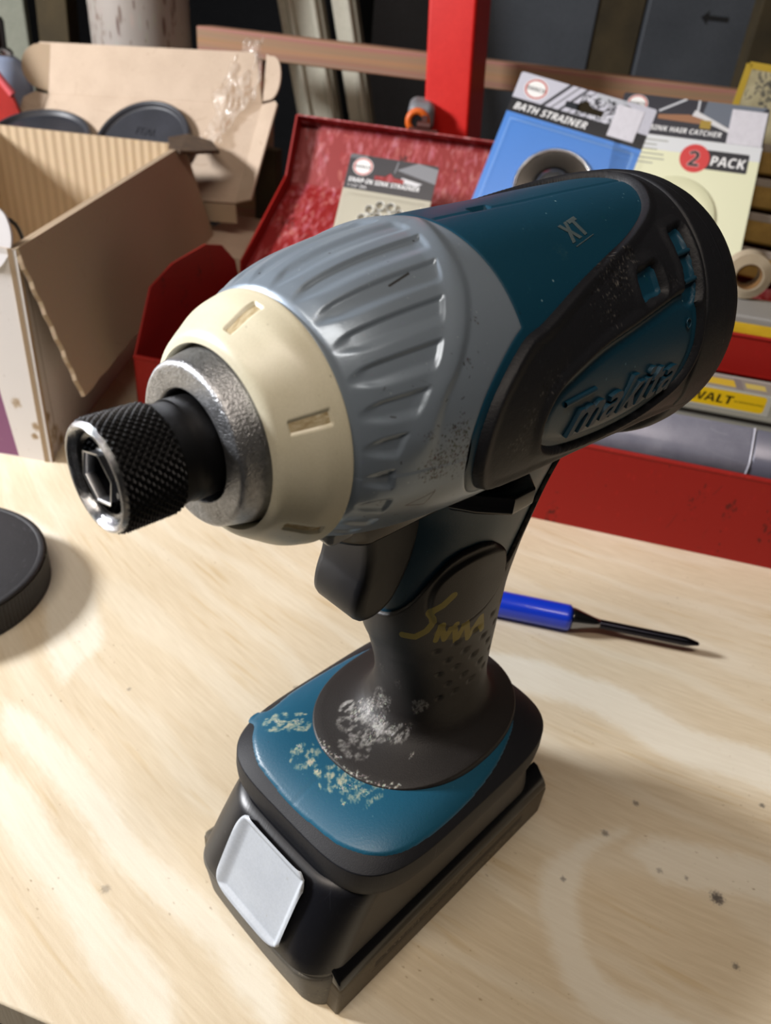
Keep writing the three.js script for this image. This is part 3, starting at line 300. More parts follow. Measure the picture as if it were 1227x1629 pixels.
// ---------------------------------------------------------------- room and bench
const BR = -14 * RAD, bw = (x, y, z) => { const c = Math.cos(-BR), s = Math.sin(-BR); return [x * c - z * s, y, x * s + z * c]; };   // bench axes to world
M.wallDark = std({ map: mottled([22, 23, 26], [32, 33, 37], 256, 4), roughness: 0.9 });
M.wall = std({ map: mottled([74, 73, 71], [86, 85, 82], 256, 4), roughness: 0.92 });
M.concrete = std({ map: mottled([52, 52, 54], [74, 73, 72], 512, 20, (x, w, h) => { specks(x, w, h, 5000, () => { const k = 30 + rnd() * 80; return css(k, k, k, 0.5); }, 0.4, 1.6); }), roughness: 0.95, bumpMap: grain, bumpScale: 0.002 });
{ const T = 100, X0 = -2600, X1 = 2400, Z0 = -2300, Z1 = 1500, Y0 = -920, Y1 = 1500, w = X1 - X0, d = Z1 - Z0, h = Y1 - Y0, mx = (X0 + X1) / 2, mz = (Z0 + Z1) / 2, my = (Y0 + Y1) / 2;
  structure('floor', planarUV(box(w + 2 * T, T, d + 2 * T, mx, Y0 - T / 2, mz), 400), M.concrete);
  structure('ceiling', planarUV(box(w + 2 * T, T, d + 2 * T, mx, Y1 + T / 2, mz), 900), M.wall);
  structure('wall_back', planarUV(box(w + 2 * T, h, T, mx, my, Z0 - T / 2), 900), M.wallDark);
  structure('wall_front', planarUV(box(w + 2 * T, h, T, mx, my, Z1 + T / 2), 900), M.wall);
  structure('wall_left', planarUV(box(T, h, d, X0 - T / 2, my, mz), 900), M.wall);
  structure('wall_right', planarUV(box(T, h, d, X1 + T / 2, my, mz), 900), M.wall); }
// plywood: broad pale and tan figure, one painted lamp glow, fine fibres, specks; uv is world x, z over 700 mm
const bands = [[[[-175, -50], [-159, -35], [-120, -5], [-86, 24], [-58, 41], [-39, 58], [-20, 80]], 7.5], [[[-190, -30], [-152, -3], [-128, 18], [-103, 40], [-86, 55], [-70, 67], [-55, 90]], 8.5], [[[20, -108], [49, -100], [104, -87], [135, -64], [174, -52], [240, -30], [330, 10]], 13], [[[100, -14], [82, -4], [69, 14], [68, 28], [70, 39], [79, 52], [99, 60], [130, 76], [180, 90], [230, 104]], 8], [[[98, -5], [120, -2], [160, 4], [220, 20], [300, 44]], 11], [[[-260, -190], [-215, -165], [-185, -140], [-160, -95], [-150, -60]], 14]];  // last band: the lamp's glow at the left, put into the colour
const bandD = bands.map(([pts, w]) => { const q = new THREE.CatmullRomCurve3(pts.map((p) => V3(p[0], p[1], 0))).getPoints(40); return (x, z) => { let m = -1e9; for (let i = 1; i < q.length; i++) { const a = q[i - 1], ex = q[i].x - a.x, ez = q[i].y - a.y, t = Math.min(1, Math.max(0, ((x - a.x) * ex + (z - a.y) * ez) / (ex * ex + ez * ez))); const k = (i - 1 + t) / 40; m = Math.max(m, w * Math.min(1, 0.1 + 5 * Math.min(k, 1 - k)) - Math.hypot(x - a.x - t * ex, z - a.y - t * ez)); } return m; }; });
const plyN = 2048, plyS = 700, plyX = -400, plyZ = -520;
const bandGrid = (() => { const n = 351, d = new Float32Array(n * n); for (let j = 0; j < n; j++) for (let i = 0; i < n; i++) { const x = plyX + i * 2, z = plyZ + j * 2; let m = -1e9; for (const f of bandD) m = Math.max(m, f(x, z)); d[j * n + i] = m; } return (x, z) => { const u = Math.min(n - 1.001, Math.max(0, (x - plyX) / 2)), v = Math.min(n - 1.001, Math.max(0, (z - plyZ) / 2)), i = Math.floor(u), j = Math.floor(v), a = u - i, b = v - j; return mix(mix(d[j * n + i], d[j * n + i + 1], a), mix(d[(j + 1) * n + i], d[(j + 1) * n + i + 1], a), b); }; })();
const spots = [[130, 11, 2.6, 0.85], [129, 36, 1.3, 0.6], [163, -34, 1.2, 0.6], [107, -28, 1.4, 0.5], [91, -12, 1.6, 0.5], [71, 10, 1.1, 0.5], [110, 2, 1.2, 0.35], [-97, 33, 1.8, 0.3], [-45, -72, 1.2, 0.4], [120, 4, 0.9, 0.4], [-120, -60, 1, 0.35]];
const ply = dataTex(plyN, plyN, (u, v) => {
  const x = plyX + u * plyS, z = plyZ + v * plyS, t = 0.55 - 0.0009 * x, c = Math.cos(t), s = Math.sin(t), along = x * c + z * s, across = -x * s + z * c;
  const wob = 5 * noise(along / 30, across / 26, 1) + 1.6 * noise(along / 7, across / 5, 2);
  let pale = 0.85 * ss(-2.5, 4.5, bandGrid(x, z) + wob * 0.55 + 1.5 * noise(along / 4, across / 1.2, 8));
  const field = across / 34 + 0.9 * noise(along / 240, across / 60, 3) + 0.3 * noise(along / 60, across / 20, 4); const fr = field - Math.floor(field);
  pale = Math.max(pale, 0.3 * ss(0.55, 0.72, fr) * (1 - ss(0.85, 1, fr)));
  const fibre = 0.55 * noise(along / 9, across / 0.55, 5) + 0.6 * noise(along / 24, across / 1.6, 6), streak = ss(0.2, 0.5, noise(along / 36, across / 2.8, 7)) * ss(-0.1, 0.3, noise(along / 70, across / 40, 9));
  let r = mix(214, 230, pale), g = mix(198, 223, pale), b = mix(170, 206, pale); const k = 12 * fibre * (1 - 0.5 * pale) + 7 * noise(x / 60, z / 60, 11);
  r += k; g += k * 1.15; b += k * 1.3; const q = streak * (1 - 0.75 * pale); r -= 7 * q; g -= 11 * q; b -= 17 * q;
  const p = ss(0.56, 0.7, noise(along / 2.6, across / 1.1, 12)) * ss(0, 0.4, noise(along / 40, across / 30, 13)); r -= 50 * p; g -= 56 * p; b -= 58 * p;
  for (const [sx, sz, sr, a] of spots) { const d = Math.hypot(x - sx, z - sz) / sr; if (d < 1.8) { const w = 0.8 * a * (1 - ss(0.3, 1.3, d + 0.6 * noise(x * 1.3, z * 1.3, 14))); r = mix(r, 40, w); g = mix(g, 38, w); b = mix(b, 42, w); } }
  return [Math.min(250, Math.max(0, r)), Math.min(248, Math.max(0, g)), Math.min(244, Math.max(0, b))]; });
ply.wrapS = ply.wrapT = THREE.MirroredRepeatWrapping;
M.ply = std({ map: ply, roughness: 0.62, bumpMap: withRepeat(grain, 14), bumpScale: 0.0001 });
M.plyEdge = std({ map: canvasTex(64, 64, (x) => { for (let i = 0; i < 5; i++) { x.fillStyle = i % 2 ? '#a9865c' : '#cdb48a'; x.fillRect(0, i * 13, 64, 13); } }), roughness: 0.8 });
M.pine = std({ map: canvasTex(512, 256, (x, w, h) => { x.fillStyle = '#957058'; x.fillRect(0, 0, w, h); for (let i = 0; i < 160; i++) { x.strokeStyle = css(112 + rnd() * 64, 80 + rnd() * 52, 60 + rnd() * 44, 0.3); x.lineWidth = 0.6 + rnd() * 3; const y = rnd() * h; x.beginPath(); x.moveTo(0, y); x.bezierCurveTo(w * 0.3, y + rnd() * 14 - 7, w * 0.6, y + rnd() * 14 - 7, w, y); x.stroke(); } }), roughness: 0.7 });
M.darkWood = std({ map: mottled([46, 38, 20], [70, 58, 34], 256, 6), roughness: 0.85 });  // unlit look of the upright board put into this dark olive
const bench = thing('workbench', 'pale plywood workbench top that the power tool, boxes and toolbox stand on', 'workbench', [0, 0, 0], BR);
{ const X0 = -1400, X1 = 1000, Z0 = -780, Z1 = 98.5, g = rbox(X1 - X0, 18, Z1 - Z0, 1.2, (X0 + X1) / 2, -9, (Z0 + Z1) / 2).toNonIndexed(), p = g.attributes.position, uv = g.attributes.uv;
  for (let i = 0; i < p.count; i++) { const [x, , z] = bw(p.getX(i), 0, p.getZ(i)); uv.setXY(i, (x - plyX) / plyS, (z - plyZ) / plyS); } mesh('bench_top', g, M.ply, bench);
  mesh('apron', planarUV(box(X1 - X0 - 120, 90, 38, (X0 + X1) / 2, -63, Z1 - 60), 300), M.pine, bench); mesh('apron', planarUV(box(X1 - X0 - 120, 90, 38, (X0 + X1) / 2, -63, Z0 + 60), 300), M.pine, bench);
  for (const x of [X0 + 90, X1 - 90]) for (const z of [Z0 + 60, Z1 - 60]) mesh('leg', planarUV(box(88, 812, 88, x, -514, z), 300), M.pine, bench); }
// lamps
{ const t = thing('work_lamp', 'square white work lamp on a small stand at the far end of the bench', 'lamp', [KEY.at[0], 0, KEY.at[2]], Math.PI / 2 - 0.05);
  const M1 = std({ color: 0x222226, roughness: 0.5 }); mesh('stand', merge([cyl(95, 100, 12, 40, 0, 6, -40), cyl(9, 9, 640, 20, 0, 330, -40)]), M1, t);
  const head = mesh('lamp_housing', rbox(KEY.w * 1000 + 30, KEY.h * 1000 + 30, 40, 8), M1, t); head.position.y = KEY.at[1] / 1000; const d = V3(0, 0.08, -0.2).sub(key.position); head.rotation.x = Math.atan2(-d.y, Math.hypot(d.x, d.z)); head.translateZ(-0.034);
  const face = mesh('lamp_panel', box(KEY.w * 1000, KEY.h * 1000, 4, 0, 0, 21), std({ color: 0xffffff, emissive: 0xfff4e4, emissiveIntensity: 4, roughness: 0.4 }), head); face.castShadow = false; }
{ const t = thing('unseen_ceiling_lamp', 'unseen long white tube lamp under the workshop ceiling, lighting the shaded sides', 'lamp', [FILL.at[0], FILL.at[1], FILL.at[2]]);
  mesh('lamp_housing', rbox(FILL.w * 1000 + 40, 50, FILL.h * 1000 + 30, 6, 0, 35, 0), std({ color: 0xdddddd, roughness: 0.5 }), t); mesh('lamp_panel', box(FILL.w * 1000, 6, FILL.h * 1000, 0, 6, 0), std({ color: 0xffffff, emissive: 0xffeedd, emissiveIntensity: 2, roughness: 0.4 }), t); }
// ---------------------------------------------------------------- near the driver: cap and screwdriver
{ const t = thing('bottle_cap', 'round black plastic cap with a finely ribbed rim lying flat on the plywood', 'cap', [-237, 0, -113]);
  const rim = patch(range(0.6, 16.6, 0.8), range(-180, 180, 0.5), () => 1, (y, a) => { const r = 54 - 0.25 * (1 + Math.cos(a * 150 * RAD * 1)) * ss(0.6, 1.6, y) * (1 - ss(15.6, 16.6, y)); return [r * Math.cos(a * RAD), y, r * Math.sin(a * RAD)]; }, (y, a) => [a / 40, y / 40]);
  const M1 = std({ map: mottled([30, 30, 33], [44, 44, 47], 256, 6, (x, w, h) => { specks(x, w, h, 800, () => css(110, 110, 112, 0.25), 0.3, 1.4); }), roughness: 0.5, bumpMap: withRepeat(grain, 5), bumpScale: 0.0001 });
  mesh('ribbed_rim', merge([rim, lathe([[53.4, 16.6], [53.2, 17.4], [52.4, 18], [50.8, 18.1], [50.2, 17.6]], 160).toNonIndexed(), lathe([[48, 0.3], [53, 0], [53.6, 0.6]], 160).toNonIndexed()]), M1, t);
  mesh('cap_top', lathe([[0, 17.3], [30, 17.3], [50.4, 17.5], [50.4, 16], [0, 15]], 120), M1, t); }
{ const t = thing('screwdriver', 'precision screwdriver with a blue handle and long chromed shaft with its dark reflection coloured in lying on the plywood', 'screwdriver', [93, 7.2, -135.7], -8.4 * RAD);
  const blue = std({ color: 0x1038c8, roughness: 0.3, clearcoat: 0.4 }); const hd = []; for (const x of [0, -1, -3, -60, -88, -92]) hd.push([...Array(72)].map((_, j) => { const a = -j / 72 * 6.2832, r = (x === 0 ? 6.3 : x < -90 ? 5 : 7.15) * (1 + 0.012 * Math.cos(a * 6)); return [x, r * Math.cos(a), r * Math.sin(a)]; })); hd.reverse();
  mesh('handle', skin(hd, { capStart: true, capEnd: true }), blue, t); const st = std({ color: 0x8a8c92, roughness: 0.14, metalness: 1 });
  mesh('ferrule', latheX([[0, 0], [0.2, 5.9], [1, 6], [3, 5.6], [12, 3.1], [15.4, 2.6], [15.6, 0]]), st, t);
  const sh = latheX([[15, 2.5], [60, 2.5], [62.5, 2.2], [66.8, 1.3], [67.4, 0.1]], 40), p = sh.attributes.position; for (let i = 0; i < p.count; i++) if (p.getX(i) > 56) p.setY(i, p.getY(i) * (1 - 0.4 * ss(60, 66, p.getX(i)))); sh.computeVertexNormals(); mesh('shaft', sh, std({ color: 0x33333c, roughness: 0.28, metalness: 1 }), t); }  // the chromed shaft's dark reflection is put into its colour

// ---------------------------------------------------------------- toolbox and what lies in it (toolbox axes: along, height, depth)
const TBR = -11.083 * RAD, tbw = (a, h, d) => { const u = [0.98135, 0.19223], n = [-0.19223, 0.98135]; return [-191.5 + u[0] * a - n[0] * d, h, -295.2 + u[1] * a - n[1] * d]; };
const redTex = (c, dusty) => canvasTex(1024, 512, (x, w, h) => { x.fillStyle = c; x.fillRect(0, 0, w, h); specks(x, w, h, 2600, () => css(120 + rnd() * 70, 20 + rnd() * 24, 16 + rnd() * 22, 0.25), 0.6, 4); specks(x, w, h, 160, css(40, 14, 10, 0.6), 0.4, 2); scratches(x, w, h, 40, css(60, 16, 12, 0.5), 26, 1.1);
  for (let i = 0; i < 34; i++) blot(x, rnd() * w, rnd() * h, 12 + rnd() * 22, 26, css(44, 14, 10, 0.5), 0.6, 5);
  if (dusty) { for (let i = 0; i < 9000; i++) { const px = rnd() * w, py = rnd() * h, m = fbm(px / 90, py / 90, 4); if (m > -0.12) { x.fillStyle = css(190 + rnd() * 24, 128 + rnd() * 36, 134 + rnd() * 40, 0.12 + 0.18 * rnd()); x.beginPath(); x.ellipse(px, py, 2 + rnd() * 9, 1 + rnd() * 5, rnd() * 3, 0, 7); x.fill(); } } scratches(x, w, h, 80, () => css(90, 30, 30, 0.4), 30, 1.6); } });
M.red = std({ map: redTex('#8f160f', false), roughness: 0.55, specularIntensity: 0.6 }); M.redDust = std({ map: redTex('#8a1a1a', true), roughness: 0.55 }); M.redDark = std({ map: mottled([58, 30, 22], [92, 34, 26], 128, 6), roughness: 0.6 });
const L = 500, box1 = thing('toolbox', 'open red steel toolbox with peaked lid, holding tools and packets, behind the power tool', 'toolbox', tbw(0, 0, 0), TBR);
{ const D = 172, prof = [[0, 0], [0, 58.5], [27, 98], [60, 106], [112, 107], [140, 100], [165, 82], [D, 66], [D, 0]];
  const sheet = (pts, len, th) => { const out = pts, inn = []; for (let i = 0; i < pts.length; i++) { const a = pts[Math.max(0, i - 1)], b = pts[Math.min(pts.length - 1, i + 1)], dx = b[0] - a[0], dy = b[1] - a[1], l = Math.hypot(dx, dy); inn.push([pts[i][0] + dy / l * th, pts[i][1] - dx / l * th]); } return extrude(out.concat(inn.reverse()), len, 0.2).rotateY(Math.PI / 2); }; // profile in (depth, height), run along +x
  mesh('front_panel', planarUV(merge([box(L, 58, 1.4, L / 2, 29, -0.7), cyl(1.7, 1.7, L, 12).rotateZ(Math.PI / 2).translate(L / 2, 58.2, -1.2)]), 260, 0.1, 0.2), M.red, box1);
  for (const x of [0, L - 1.4]) mesh('end_panel', planarUV(extrude(prof, 1.4).rotateY(Math.PI / 2).translate(x, 0, 0), 260), M.red, box1);
  mesh('rear_panel', planarUV(box(L, 66, 1.4, L / 2, 33, -D + 0.7), 260), M.red, box1); mesh('bottom_panel', planarUV(box(L - 2, 1.4, D - 2, L / 2, 0.9, -D / 2), 260), M.red, box1);
  mesh('added_dark_shelf', planarUV(merge([box(L - 150, 2, 90, 150 + (L - 150) / 2 - 2, 50, -48), box(2, 49, 90, 150, 26, -48)]), 200), std({ color: 0x141212, roughness: 0.8 }), box1);  // added dark shelf: stands in for the black shade inside, holds the contents
  const lid = mesh('lid', planarUV(sheet([[172, 66], [175, 64], [292, 120.5], [294.5, 123], [320.5, 169], [320, 172], [309.6, 177]], L, 1.4), 330, 0.3, 0.1), M.redDust, box1);
  for (const x of [0, L - 1.6]) mesh('lid_flange', planarUV(extrude([[176, 64], [292, 120.5], [320.5, 171], [308, 178], [282, 130], [178, 78]], 1.6).rotateY(Math.PI / 2).translate(x, 0, 0), 260), M.red, lid);
  mesh('hinge_rod', cyl(2.4, 2.4, L - 20, 12).rotateZ(Math.PI / 2).translate(L / 2, 66, -D - 1.2), M.redDark, lid);
  mesh('latch', merge([box(26, 3, 8, 118, 178, -314), cyl(3, 3, 12, 12).rotateZ(Math.PI / 2).translate(118, 182, -316), box(5, 12, 2.4, 118, 184, -317)]), M.redDark, lid);
  const tr = mesh('tray', planarUV(merge([box(L - 226, 26, 1.4, 226 + (L - 226) / 2 - 4, 97.5, -99), box(L - 226, 26, 1.4, 226 + (L - 226) / 2 - 4, 97.5, -158), box(1.4, 26, 60, 226, 97.5, -128), box(L - 226, 1.4, 60, 226 + (L - 226) / 2 - 4, 85.2, -128), cyl(1.5, 1.5, L - 226, 10).rotateZ(Math.PI / 2).translate(226 + (L - 226) / 2 - 4, 110.5, -99)]), 200), M.red, box1); }
{ const t = thing('plastic_tube', 'long grey plastic tube case lying along the front of the red toolbox', 'tube', tbw(190, 52, 10), TBR);
  const prof = [[2, 3], [3, 0], [17, 0], [20, 4], [20.5, 20], [19.6, 25], [18, 26], [16.4, 25.2], [5.2, 13.8], [3, 11], [2, 8]];
  const solid = (x0, x1, s) => extrude(prof.map(([d, h]) => [12 + (d - 12) * s, 14 + (h - 14) * s]), x1 - x0, 0.8).rotateY(Math.PI / 2).translate(x0, 0, 0);
  const M1 = std({ map: mottled([128, 128, 144], [158, 158, 172], 256, 8, (x, w, h) => { scratches(x, w, h, 60, css(200, 200, 210, 0.3), 60, 1, 0, 0.4); }), roughness: 0.3, metalness: 0.25 });
  mesh('tube_body', planarUV(crease(solid(0, 208, 1), 25), 120), M1, t); mesh('joint_band', crease(solid(208, 209.4, 1.03), 25), std({ color: 0xb8b8c4, roughness: 0.3 }), t); mesh('tube_cap', planarUV(crease(solid(210, 290, 0.97), 25), 120), std({ color: 0x6a6a78, roughness: 0.3, metalness: 0.2 }), t); }
const slant = (x, s, px, py, k = -0.2) => { x.save(); x.transform(1, 0, k, 1, px, py); x.fillText(s, 0, 0); x.restore(); };
{ const t = thing('bit_case', 'clear bit case with a yellow front label lying in the toolbox behind the grey tube', 'case', tbw(322, 52, 58), TBR);
  const front = canvasTex(512, 96, (x, w, h) => { x.fillStyle = '#b4b2a8'; x.fillRect(0, 0, w, h); x.fillStyle = '#e6bd1a'; x.beginPath(); x.roundRect(0, 4, 492, 84, 16); x.fill(); x.fillStyle = '#17140e'; x.font = 'bold 58px sans-serif'; slant(x, 'DEWALT', 150, 68, -0.08); x.font = '15px sans-serif'; x.fillText('SCREWDRIVING', 382, 54); });
  const top = canvasTex(512, 160, (x, w, h) => { x.fillStyle = '#8e8c84'; x.fillRect(0, 0, w, h); x.fillStyle = '#d2b23a'; x.fillRect(0, 56, 372, 80); x.fillStyle = '#7c7a78'; x.fillRect(372, 30, 26, 130); x.fillStyle = '#c9b863'; x.fillRect(410, 64, 70, 60); x.fillStyle = '#6b6030'; x.font = 'bold 34px sans-serif'; x.fillText('SCREW 10-1 V', 60, 108); x.fillStyle = '#aaa9a2'; x.fillRect(0, 0, 512, 26); });
  mesh('case_body', rbox(106, 36, 27, 2.5, 53, 18, -13.5), std({ color: 0x9a988e, roughness: 0.25, clearcoat: 0.5 }), t);
  mesh('front_label', new THREE.PlaneGeometry(88, 13).translate(45, 29, 0.08), std({ map: front, roughness: 0.35 }), t); mesh('top_label', new THREE.PlaneGeometry(90, 23).rotateX(-Math.PI / 2).translate(46, 36.08, -13.5), std({ map: top, roughness: 0.3 }), t); mesh('case_lip', rbox(106, 2.4, 3, 1, 53, 20, 1), std({ color: 0x77756c, roughness: 0.3 }), t); }
{ const t = thing('drill_packet', 'worn yellow packet with a grey top lying in the red toolbox tray', 'packet', tbw(366, 86.2, 103), TBR);
  mesh('packet_body', rbox(112, 36, 46, 2, 56, 18, -24), std({ color: 0x8d8b88, roughness: 0.4 }), t);
  mesh('yellow_label', new THREE.PlaneGeometry(108, 30).translate(56, 16.5, 0.06 - 1 + 1), std({ map: mottled([196, 158, 24], [226, 192, 52], 256, 7, (x, w, h) => { blot(x, 100, 150, 50, 90, css(90, 74, 20, 0.4), 0.6, 5); x.fillStyle = css(60, 50, 14, 0.8); x.beginPath(); x.ellipse(92, 170, 9, 5, -0.6, 0, 7); x.fill(); }), roughness: 0.5 }), t); }
{ const t = thing('tape_roll', 'small roll of beige masking tape standing on edge in the toolbox tray', 'tape', tbw(389, 123, 146), TBR);
  const g = []; for (let k = 0; k < 4; k++) { const r = 8.6 + k * 1.6; g.push(latheX([[-7 + k * 0.5, r], [-7 + k * 0.5, r + 1.6], [7 + (k % 2), r + 1.6], [7 + (k % 2), r], [-7 + k * 0.5, r]], 64).rotateY(Math.PI / 2).translate(0, 15.2, 0)); }
  mesh('tape', crease(merge(g), 40), std({ map: mottled([150, 134, 110], [190, 176, 152], 128, 6), roughness: 0.8 }), t); mesh('card_core', latheX([[-7, 8.5], [7, 8.5], [7, 7.5], [-7, 7.5], [-7, 8.5]], 48).rotateY(Math.PI / 2).translate(0, 15.2, 0), std({ color: 0x6b4a22, roughness: 0.9 }), t); }
// four yellow-brown strips stacked against the lid behind the packets
for (let i = 0; i < 4; i++) { const y = [190, 167, 144, 121][i]; const t = thing('wooden_strip', ['uppermost of the yellow-brown strips stacked beside the pale hanging packet', 'second yellow-brown strip from the top of the stack beside the pale packet', 'third yellow-brown strip from the top, above the lowest of the stack', 'lowest of the yellow-brown strips, just above the roll of tape'][i], 'strip', tbw(392 - i * 2, y, 308 - i * 14), 0, 'yellow-brown strips stacked in the toolbox lid'); t.rotation.set(-0.25, TBR, 0.02 - 0.03 * i);
  mesh('strip_body', planarUV(rbox(150, 22, 36, 2, 75, 0, -6), 80), std({ map: mottled([120, 92, 34], [168, 134, 62], 128, 6), roughness: 0.7 }), t); mesh('worn_edge', rbox(150.2, 7, 36.4, 1.6, 75, 8, -6), std({ map: mottled([128, 116, 104], [158, 148, 136], 64, 5), roughness: 0.7 }), t); }

// ---------------------------------------------------------------- hanging packets that lean in the lid
const TILT = 35 * RAD, cardAt = (a, b) => { const p = tbw(a, 60 + b * Math.cos(TILT), 190 + b * Math.sin(TILT)); return p; };
const logo = (x, cx, cy, r) => { x.fillStyle = '#f2f2f0'; x.beginPath(); x.ellipse(cx, cy, r * 1.15, r, 0, 0, 7); x.fill(); x.strokeStyle = '#b8352e'; x.lineWidth = r * 0.14; x.beginPath(); x.ellipse(cx, cy, r * 1.0, r * 0.86, 0, 0, 7); x.stroke(); x.fillStyle = '#2a2a2e'; x.font = `bold ${r * 0.52}px sans-serif`; x.textAlign = 'center'; x.fillText('DANCO', cx, cy + r * 0.2); x.textAlign = 'left'; };
function card(t, w, h, tex, slot, mat = {}) { const sh = new THREE.Shape(); const r = 2.5; sh.moveTo(r, 0); sh.lineTo(w - r, 0); sh.quadraticCurveTo(w, 0, w, r); sh.lineTo(w, h - r); sh.quadraticCurveTo(w, h, w - r, h); sh.lineTo(r, h); sh.quadraticCurveTo(0, h, 0, h - r); sh.lineTo(0, r); sh.quadraticCurveTo(0, 0, r, 0);
  const [cx, cy, sw, shh] = slot, hp = new THREE.Path(); const pts = [[-sw, -shh], [sw, -shh], [sw, shh * 0.5], [shh * 1.6, shh * 0.6], [0, shh * 1.9], [-shh * 1.6, shh * 0.6], [-sw, shh * 0.5]].map(([a, b]) => V2(cx + a, cy + b)); hp.setFromPoints(pts.concat([pts[0]])); sh.holes.push(hp);
  const g = new THREE.ExtrudeGeometry(sh, { depth: 0.7, bevelEnabled: false }), p = g.attributes.position, uv = g.attributes.uv; for (let i = 0; i < p.count; i++) uv.setXY(i, p.getX(i) / w, p.getY(i) / h); return mesh('printed_card', g, std({ map: tex, roughness: 0.35, clearcoat: 0.3, ...mat }), t); }
M.clear = std({ color: 0xffffff, roughness: 0.08, transmission: 1, thickness: 0, ior: 1.4 });
M.white = std({ color: 0xe4e4e0, roughness: 0.35 }); M.sticker = std({ map: mottled([206, 204, 212], [222, 220, 228], 64, 4), roughness: 0.6 });
{ const w = 116, h = 190, t = thing('strainer_packet', 'blue hanging packet with a round metal bath strainer leaning in the toolbox lid', 'packet', cardAt(197 - 188 * 0.158, 209 - 188 * 0.988), 0); t.rotation.set(-TILT, TBR, -9.1 * RAD);
  const tex = canvasTex(580, 950, (x, W, Hh) => { x.fillStyle = '#4a86d6'; x.fillRect(0, 0, W, Hh); x.fillStyle = '#c6c6d2'; x.fillRect(0, 0, W, 150); x.save(); x.beginPath(); x.rect(0, 0, W, 112); x.clip(); x.strokeStyle = '#2a2c33'; for (let i = 0; i < 7; i++) { x.lineWidth = [12, 4, 9, 3, 14, 5, 8][i]; x.beginPath(); x.moveTo(120 + i * 36, 130); x.lineTo(225 + i * 36, -10); x.stroke(); } x.restore(); x.fillStyle = '#b9bcc4'; x.fillRect(330, 0, 130, 30); for (let i = 0; i < 420; i++) { x.fillStyle = rnd() < 0.5 ? '#2a2c34' : '#d2d3dc'; x.beginPath(); x.ellipse(270 + rnd() * 200, 20 + rnd() * 96, 2 + rnd() * 9, 1 + rnd() * 3, rnd() * 3, 0, 7); x.fill(); }
    x.fillStyle = '#1b1d24'; x.fillRect(0, 112, W, 62); logo(x, 84, 56, 44); x.fillStyle = '#f4f4f4'; x.font = 'bold 42px sans-serif'; slant(x, 'BATH STRAINER', 18, 158, -0.25); x.strokeStyle = css(150, 190, 240, 0.7); x.lineWidth = 5; x.strokeRect(26, 200, 528, 700); });
  card(t, w, h, tex, [60, 175, 16, 3.6], { roughness: 0.3 }); mesh('price_sticker', box(22, 27, 0.3, 96, 172, 0.9), M.sticker, t).rotation.z = 0;
  mesh('chrome_flange', lathe([[15, 6], [16.4, 2.6], [18, 1.6], [30.4, 1.5]], 96).rotateX(Math.PI / 2).translate(60, 104, 0.6), std({ color: 0x5c5854, roughness: 0.22, metalness: 1 }), t); mesh('chrome_rim', new THREE.TorusGeometry(31.6, 1.4, 12, 96).translate(60, 104, 2.2), M.chrome, t); mesh('strainer_bowl', lathe([[0, 9], [6, 8.6], [12, 7], [15, 5], [16.4, 3]], 64).rotateX(Math.PI / 2).translate(60, 104, 0.6), std({ color: 0xd8dade, roughness: 0.2, metalness: 1 }), t);  // dark reflection on the flange put into its colour
  const bl = rbox(104, 132, 10, 4.5, 58, 84, 4.4, 4); mesh('blister', bl, M.clear, t); }
